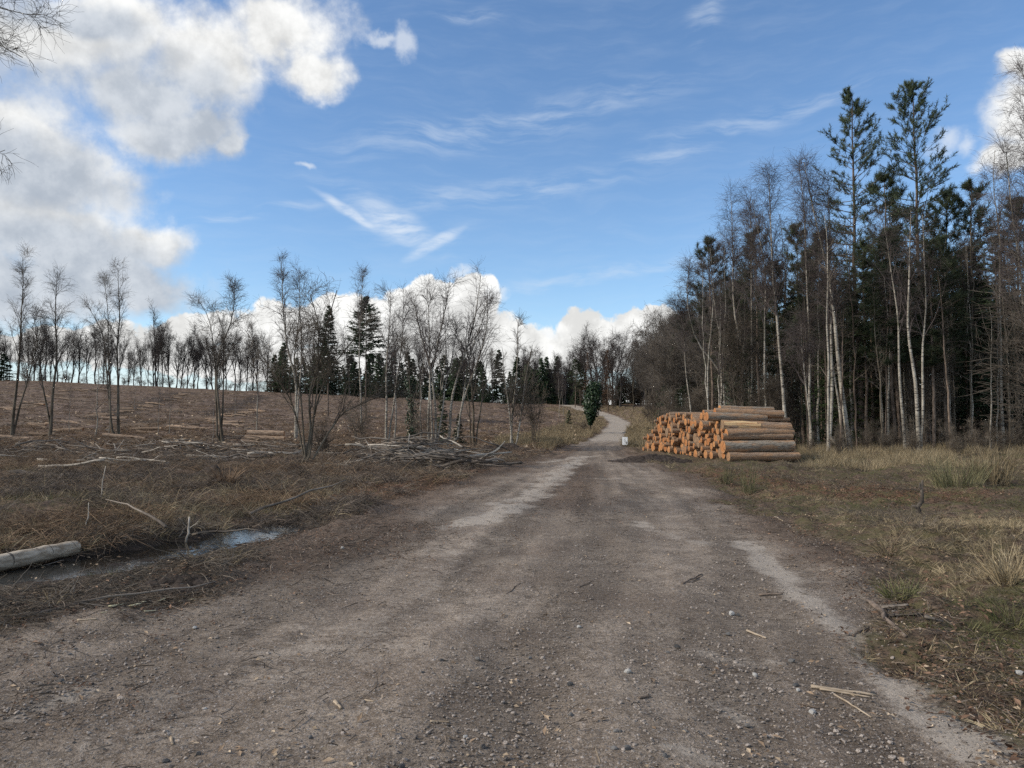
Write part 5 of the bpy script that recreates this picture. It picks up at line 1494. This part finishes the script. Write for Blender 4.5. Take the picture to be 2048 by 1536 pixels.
def scatter(name, geos, mat, P, scale, rng, tiltv=.25, label=None, yaw=None):
    """one uncountable cover: small pieces instanced on points"""
    cl = bpy.data.collections.new(name + '_source')
    for i, g in enumerate(geos):
        me = g if isinstance(g, bpy.types.Mesh) else g.mesh(name, mat, False)
        cl.objects.link(bpy.data.objects.new('%s_source_%d' % (name, i), me))
    n = len(P)
    me = bpy.data.meshes.new(name); me.vertices.add(n); me.vertices.foreach_set('co', np.asarray(P, np.float32).ravel())
    rot = np.stack([rng.normal(0, tiltv, n), rng.normal(0, tiltv, n), rng.uniform(0, 6.283, n)], 1).astype(np.float32)
    a = me.attributes.new('rot', 'FLOAT_VECTOR', 'POINT'); a.data.foreach_set('vector', rot.ravel())
    a = me.attributes.new('scl', 'FLOAT', 'POINT'); a.data.foreach_set('value', np.asarray(scale, np.float32))
    a = me.attributes.new('pick', 'INT', 'POINT'); a.data.foreach_set('value', rng.integers(0, len(geos), n).astype(np.int32))
    o = obj(name, me); me.materials.append(mat)
    ng = bpy.data.node_groups.new(name, 'GeometryNodeTree')
    ng.interface.new_socket('Geometry', in_out='INPUT', socket_type='NodeSocketGeometry')
    ng.interface.new_socket('Geometry', in_out='OUTPUT', socket_type='NodeSocketGeometry')
    gi = ng.nodes.new('NodeGroupInput'); go = ng.nodes.new('NodeGroupOutput')
    ci = ng.nodes.new('GeometryNodeCollectionInfo'); ci.inputs['Collection'].default_value = cl
    ci.inputs['Separate Children'].default_value = True; ci.inputs['Reset Children'].default_value = True
    ip_ = ng.nodes.new('GeometryNodeInstanceOnPoints'); ip_.inputs['Pick Instance'].default_value = True
    def na(nm, dt):
        q = ng.nodes.new('GeometryNodeInputNamedAttribute'); q.data_type = dt; q.inputs['Name'].default_value = nm
        return [s for s in q.outputs if s.name == 'Attribute' and s.enabled][0]
    e2r = ng.nodes.new('FunctionNodeEulerToRotation')
    L = ng.links.new
    L(gi.outputs[0], ip_.inputs['Points']); L(ci.outputs[0], ip_.inputs['Instance'])
    L(na('rot', 'FLOAT_VECTOR'), e2r.inputs[0]); L(e2r.outputs[0], ip_.inputs['Rotation'])
    L(na('scl', 'FLOAT'), ip_.inputs['Scale']); L(na('pick', 'INT'), ip_.inputs['Instance Index'])
    L(ip_.outputs[0], go.inputs[0])
    md = o.modifiers.new('cover', 'NODES'); md.node_group = ng
    return tag(o, label, None, None, 'stuff')


R2 = np.random.default_rng(77)


def field(n, y0, y1, u0, u1, power=1.0):
    """random points over the ground, thinning with distance"""
    q = R2.random(n)
    if power == 1.0: y = y0 * (y1 / y0) ** q
    else: y = (y0 ** (1 - power) + q * (y1 ** (1 - power) - y0 ** (1 - power))) ** (1 / (1 - power))
    x = R2.uniform(u0, u1, n) * (y + 1.5)
    return x, y


def pts(x, y, dz=0.0): return np.stack([x, y, terrain(x, y) + dz], 1)


def off_puddle(x, y): return (seg_dist(x, y, PUDDLE) > .78) & (seg_dist(x, y, NEARSIDE) > .8 * R2.random(np.shape(x)))
NEARSIDE = [(px_ + .4, py_ - .9) for px_, py_ in PUDDLE]
def open_view(x, y):
    d = np.minimum(seg_dist(x, y, NEARSIDE), seg_dist(x, y, [(a + .75, b - 1.75) for a, b in PUDDLE]))
    return off_puddle(x, y) & (d > .55 + .45 * R2.random(np.shape(x))) & (R2.random(np.shape(x)) < .25 + .75 * sstep(y, 7.5, 11))
def patchy(x, y, s, seed, th): return fbm2(x * s, y * s, seed, 3) > th


# gravel and chips on the track
x, y = field(120000, 2.2, 26, -1.0, .9, 1.0)
tm = track_mask(x, y); k = (R2.random(len(x)) < tm * (.25 + 1.0 * sstep(fbm2(x * .9, y * .9, 91, 3), -.25, .35))); x, y = x[k], y[k]
sc = np.clip(R2.lognormal(-5.3, .52, len(x)), .0022, .018)
def small_stone(seed):
    import bmesh
    rng = np.random.default_rng(seed); bm = bmesh.new(); bmesh.ops.create_icosphere(bm, subdivisions=1, radius=1)
    for v in bm.verts: v.co = Vector((v.co.x * rng.uniform(.8, 1.25), v.co.y * rng.uniform(.7, 1.1), v.co.z * rng.uniform(.45, .8)))
    me = bpy.data.meshes.new('gravel'); bm.to_mesh(me); bm.free(); me.materials.append(M['gravel']); return me
scatter('gravel', [small_stone(i) for i in range(12)], M['gravel'], pts(x, y, .001), sc, R2, .3, 'small loose gravel strewn over the track')
x, y = field(22000, 2.2, 30, -1.05, .95, 1.0); tm = track_mask(x, y)
k = R2.random(len(x)) < .06 + .5 * (x < 0) * (tm < .3) * (y < 14) + .20 * tm * sstep(fbm2(x * .6, y * .6, 17, 3), -.1, .4) + .6 * (tm > .2) * (tm < .8); x, y = x[k], y[k]
scatter('twig_litter', [tangle(i, 2, .11, .0025, .03, None, .12) for i in range(8)], M['heather'], pts(x, y, .002), R2.uniform(.4, 1.6, len(x)), R2, .1, 'broken twigs strewn over track and verge')
x, y = field(16000, 2.2, 36, -1.0, .95, 1.0); tm = track_mask(x, y)
k = R2.random(len(x)) < .12 + .5 * (1 - tm); x, y = x[k], y[k]
scatter('wood_chips', [flakes(i, 3, .05, .06) for i in range(8)], M['chips'], pts(x, y, .004), R2.uniform(.3, 1.0, len(x)), R2, .2, 'pale wood chips strewn over the ground')
# bark, twigs and leaves trodden into the soil margin of the track
x, y = field(60000, 4, 34, -.9, .6, 1.0)
l_ = x - np.interp(y, LEFT[:, 0], LEFT[:, 1]); r_ = np.interp(y, RIGHT[:, 0], RIGHT[:, 1]) - x
la = l_ / (l_ + r_) * 7
mgn = np.maximum(np.maximum((1 - sstep(l_ + .9 * fbm2(x * .8, y * .5, 311, 3), .2, 2.6)) * (.12 + .88 * sstep(y, 6.5, 10)), .7 * (1 - sstep(r_, -.1, .3 + 1.4 * sstep(y, 6, 14)))), .6 * np.exp(-((la - 3.6) / 1.0) ** 2) * sstep(y, 11, 16))
k = (l_ > -.6) & (r_ > -.6) & (R2.random(len(x)) < .75 * mgn); x, y = x[k], y[k]; h_ = R2.random(len(x)) < .5
scatter('margin_twigs', [tangle(260 + i, 3, .16, .003, .05, None, .10) for i in range(8)], M['heather'], pts(x[h_], y[h_], .002), R2.uniform(.5, 1.5, h_.sum()), R2, .1, 'dark twigs trodden into the soil margin of the track')
scatter('margin_leaves', [flakes(270 + i, 5, .05, .07) for i in range(8)], M['litter'], pts(x[~h_], y[~h_], .003), R2.uniform(.3, .9, (~h_).sum()), R2, .15, 'brown leaves trodden into the soil margin of the track')
x = R2.uniform(-8, -2.4, 5200); y = R2.uniform(5.2, 12.2, 5200)
k = (track_mask(x, y) < .5) & off_puddle(x, y) & (seg_dist(x, y, NEARSIDE) > .7 * R2.random(len(x))); x, y = x[k], y[k]
scatter('bank_twigs', [tangle(280 + i, 9, .34, .0030, .09, None, .09) for i in range(8)], M['scrub'], pts(x, y, .004), R2.uniform(.4, 1.2, len(x)), R2, .1, 'flat dead twigs on the bank between puddle and track')
# leaf litter
x, y = field(110000, 3, 45, -.9, 1.0, 1.0); tm = track_mask(x, y)
lw_ = np.maximum(1 - sstep(seg_dist(x, y, lit_p), .8, 3.2), 1 - sstep(seg_dist(x, y, [hit(640, 1010), hit(880, 960), hit(980, 945)]), .6, 2.6))
k = (R2.random(len(x)) < .05 + .9 * lw_) & (tm < .75) & off_puddle(x, y); x, y = x[k], y[k]
scatter('leaf_litter', [flakes(20 + i, 6, .045, .08) for i in range(8)], M['litter'], pts(x, y, .006), R2.uniform(.5, 1.3, len(x)), R2, .2, 'brown dead leaves littering the verges')
# left: heath twigs, bracken, dry grass
x, y = field(42000, 4.5, 44, -1.05, .06, 1.1); tm = track_mask(x, y)
k = (R2.random(len(x)) > tm * 2.2 + .35 * (y < 9)) & open_view(x, y) & patchy(x, y, .9, 3, .0); x, y = x[k], y[k]
low = .45 + .55 * sstep(y, 8.5, 15)
scatter('heath_twigs', [tangle(40 + i, 16, .42, .0036, .10, None, .32) for i in range(10)], M['heather'], pts(x, y), low * R2.uniform(.45, 1.25, len(x)) * np.clip(.55 + y / 30, .6, 1.5), R2, .15, 'tangled dead heath twigs covering the left ground')
x, y = field(12000, 9, 70, -1.05, .06, 1.1); tm = track_mask(x, y)
k = (tm < .25) & open_view(x, y) & patchy(x, y, .45, 13, .02); x, y = x[k], y[k]
scatter('dead_bracken', [tangle(60 + i, 16, .62, .0042, .10, None, .38) for i in range(8)], M['bracken'], pts(x, y), R2.uniform(.5, 1.2, len(x)) * np.clip(.7 + y / 60, .7, 1.6), R2, .15, 'collapsed brown bracken on the left ground')
x, y = field(9000, 5, 40, -1.05, .04, 1.0); tm = track_mask(x, y)
k = (tm < .2) & open_view(x, y) & (y > 8) & patchy(x, y, .7, 29, .08); x, y = x[k], y[k]
scatter('dead_stalks', [blades(70 + i, 8, .62, .0028, .12, 1.7, None) for i in range(8)], M['grass_tan'], pts(x, y), R2.uniform(.5, 1.2, len(x)), R2, .2, 'long arched dead stalks lying over the left ground')
x, y = field(13000, 4.5, 60, -1.05, .2, 1.0); tm = track_mask(x, y)
k = (tm < .35) & open_view(x, y) & patchy(x, y, .7, 23, .03); x, y = x[k], y[k]
scatter('dry_grass', [blades(80 + i, 26, .26, .0028, .06, .9, None) for i in range(8)], M['grass_tan'], pts(x, y), R2.uniform(.5, 1.2, len(x)), R2, .15, 'dry tan grass tufts between heath and track')
x, y = field(5000, 4.5, 24, -1.05, .0, 1.0); tm = track_mask(x, y)
k = (tm < .45) & off_puddle(x, y) & patchy(x, y, .7, 33, .10); x, y = x[k], y[k]
scatter('green_grass', [blades(100 + i, 22, .17, .0026, .06, .9, None) for i in range(6)], M['grass_green'], pts(x, y), R2.uniform(.5, 1.1, len(x)), R2, .15, 'sparse green grass on the left verge')
# right verge: mixed grass, then tall pale grass before the wood
x, y = field(42000, 3.5, 44, .12, 1.15, 1.05); tm = track_mask(x, y)
inr = x - np.interp(y, RIGHT[:, 0], RIGHT[:, 1])
k = (R2.random(len(x)) > tm * 1.8) & (R2.random(len(x)) < .12 + .88 * sstep(inr, .2, 2.2)) & (R2.random(len(x)) > .85 * (1 - sstep(seg_dist(x, y, lit_p), .7, 2.8))); x, y = x[k], y[k]
q = patchy(x, y, .5, 43, .02)
scatter('verge_grass', [blades(120 + i, 28, .15, .0024, .07, 1.3, None) for i in range(8)], M['grass_tan'], pts(x[q], y[q]), R2.uniform(.4, 1.1, q.sum()), R2, .15, 'flattened dry grass on the right verge')
q2 = (~q) & patchy(x, y, .9, 53, -.12)
scatter('verge_green_grass', [blades(140 + i, 26, .12, .0024, .07, 1.1, None) for i in range(8)], M['grass_green'], pts(x[q2], y[q2]), R2.uniform(.4, 1.1, q2.sum()), R2, .15, 'green grass patches on the right verge')
x, y = field(13000, 6, 44, .2, 1.15, 1.0); tm = track_mask(x, y)
k = (tm < .2) & (x - np.interp(y, RIGHT[:, 0], RIGHT[:, 1]) > .9) & patchy(x, y, .6, 63, .0); x, y = x[k], y[k]
scatter('verge_twigs', [tangle(160 + i, 14, .45, .0034, .10, None, .28) for i in range(8)], M['scrub'], pts(x, y), R2.uniform(.4, 1.0, len(x)) * (.5 + .5 * sstep(y, 7, 14)), R2, .15, 'fine dead stalks lying over the right verge')
x, y = field(11000, 19, 46, .36, 1.1, .6); tm = track_mask(x, y)
k = (tm < .05) & ((x > 12.3) | (y < 28)) & (R2.random(len(x)) < sstep(y, 21, 30)) & patchy(x, y, .35, 73, -.05); x, y = x[k], y[k]
scatter('tall_grass', [blades(180 + i, 26, .50, .0044, .14, .60, None) for i in range(8)], M['grass_tan'], pts(x, y), R2.uniform(.5, 1.15, len(x)), R2, .12, 'tall pale dead grass in front of the dark wood')
# slope stubble, and grass beside the far track
x, y = field(30000, 40, 205, -.95, .14, .7); tm = track_mask(x, y)
k = (tm < .1) & patchy(x, y, .3, 83, -.12); x, y = x[k], y[k]
scatter('slope_brash', [tangle(200 + i, 12, .9, .011, .25, None, .22) for i in range(8)], M['bracken'], pts(x, y), R2.uniform(.5, 1.2, len(x)), R2, .1, 'brown brash and stubble over the felled slope')
x, y = field(9000, 36, 190, -.95, .08, .7); tm = track_mask(x, y)
k = (tm < .1) & patchy(x, y * 2.2, .12, 87, .02); x, y = x[k], y[k]
scatter('slope_branches', [tangle(210 + i, 7, 1.3, .02, .35, None, .14) for i in range(8)], M['branch_pale_small'], pts(x, y), R2.uniform(.5, 1.2, len(x)), R2, .08, 'grey cut branches in rows over the felled slope')
x, y = field(6500, 40, 200, -.95, .1, .7); k = track_mask(x, y) < .1; x, y = x[k], y[k]
scatter('slope_chips', [flakes(220 + i, 2, .42, .3) for i in range(6)], M['chips'], pts(x, y, .06), R2.uniform(.4, 1.3, len(x)), R2, .2, 'pale stumps and chips dotting the felled slope')
x, y = field(14000, 44, 190, -.02, .22, .8); l_ = np.interp(y, LEFT[:, 0], LEFT[:, 1]); r_ = np.interp(y, RIGHT[:, 0], RIGHT[:, 1]); tm = track_mask(x, y)
dd = np.maximum(l_ - x, x - r_); k = (tm < .15) & (dd < 7); x, y = x[k], y[k]
scatter('bank_grass', [blades(240 + i, 24, .55, .010, .2, .6, None) for i in range(6)], M['grass_tan'], pts(x, y), R2.uniform(.5, 1.2, len(x)), R2, .12, 'straw-coloured grass along the far track')


def clump(px, py, h, w, mat, label, n=90, seed=0, bend=.35, spread=.16):
    x, y = hit(px, py)
    g = blades(300 + seed, n, h, w, spread, bend, None); me = g.mesh('rush_clump', M[mat], False)
    tag(obj('rush_clump', me, None, (x, y, tz(x, y))), label, 'grass clump')


M['rush'] = noisy('rushes', (.075, .076, .036), (.22, .20, .11), 3, .8, .2)
clump(1497, 985, .8, .005, 'rush', 'tall dark rush clump at the right track edge below the pile', 75, 1, .3)
clump(1452, 968, .55, .005, 'rush', 'smaller rush clump left of the tall rush clump', 80, 2, .3)
clump(1915, 975, .95, .006, 'rush', 'largest rush clump in the tall grass on the right', 260, 3, .5, .55)
clump(1985, 968, 1.1, .009, 'grass_tan', 'pale grass clump right of the largest rush clump', 240, 4, .4, .4)
clump(1800, 1195, .26, .003, 'grass_green', 'green tuft near the thick brown branch on the verge', 170, 5, .9, .12)
clump(2030, 1255, .30, .003, 'grass_green', 'bright green grass tuft at the right frame edge', 200, 6, .9, .12)
clump(2020, 1165, .45, .004, 'grass_tan', 'straw-coloured tuft under the bent twigs at right edge', 170, 7, .7, .12)
clump(1780, 1105, .36, .003, 'grass_tan', 'grey-green tuft in the middle of the right verge', 90, 8, .9, .13)
clump(455, 972, .75, .007, 'bracken', 'spiky brown dead tussock left of the willow foot', 120, 9, .9, .12)
clump(1262, 860, .9, .02, 'grass_tan', 'pale grass clump on the bank above the notice board', 140, 10, .6, .5)
print('objects', len(bpy.data.objects))
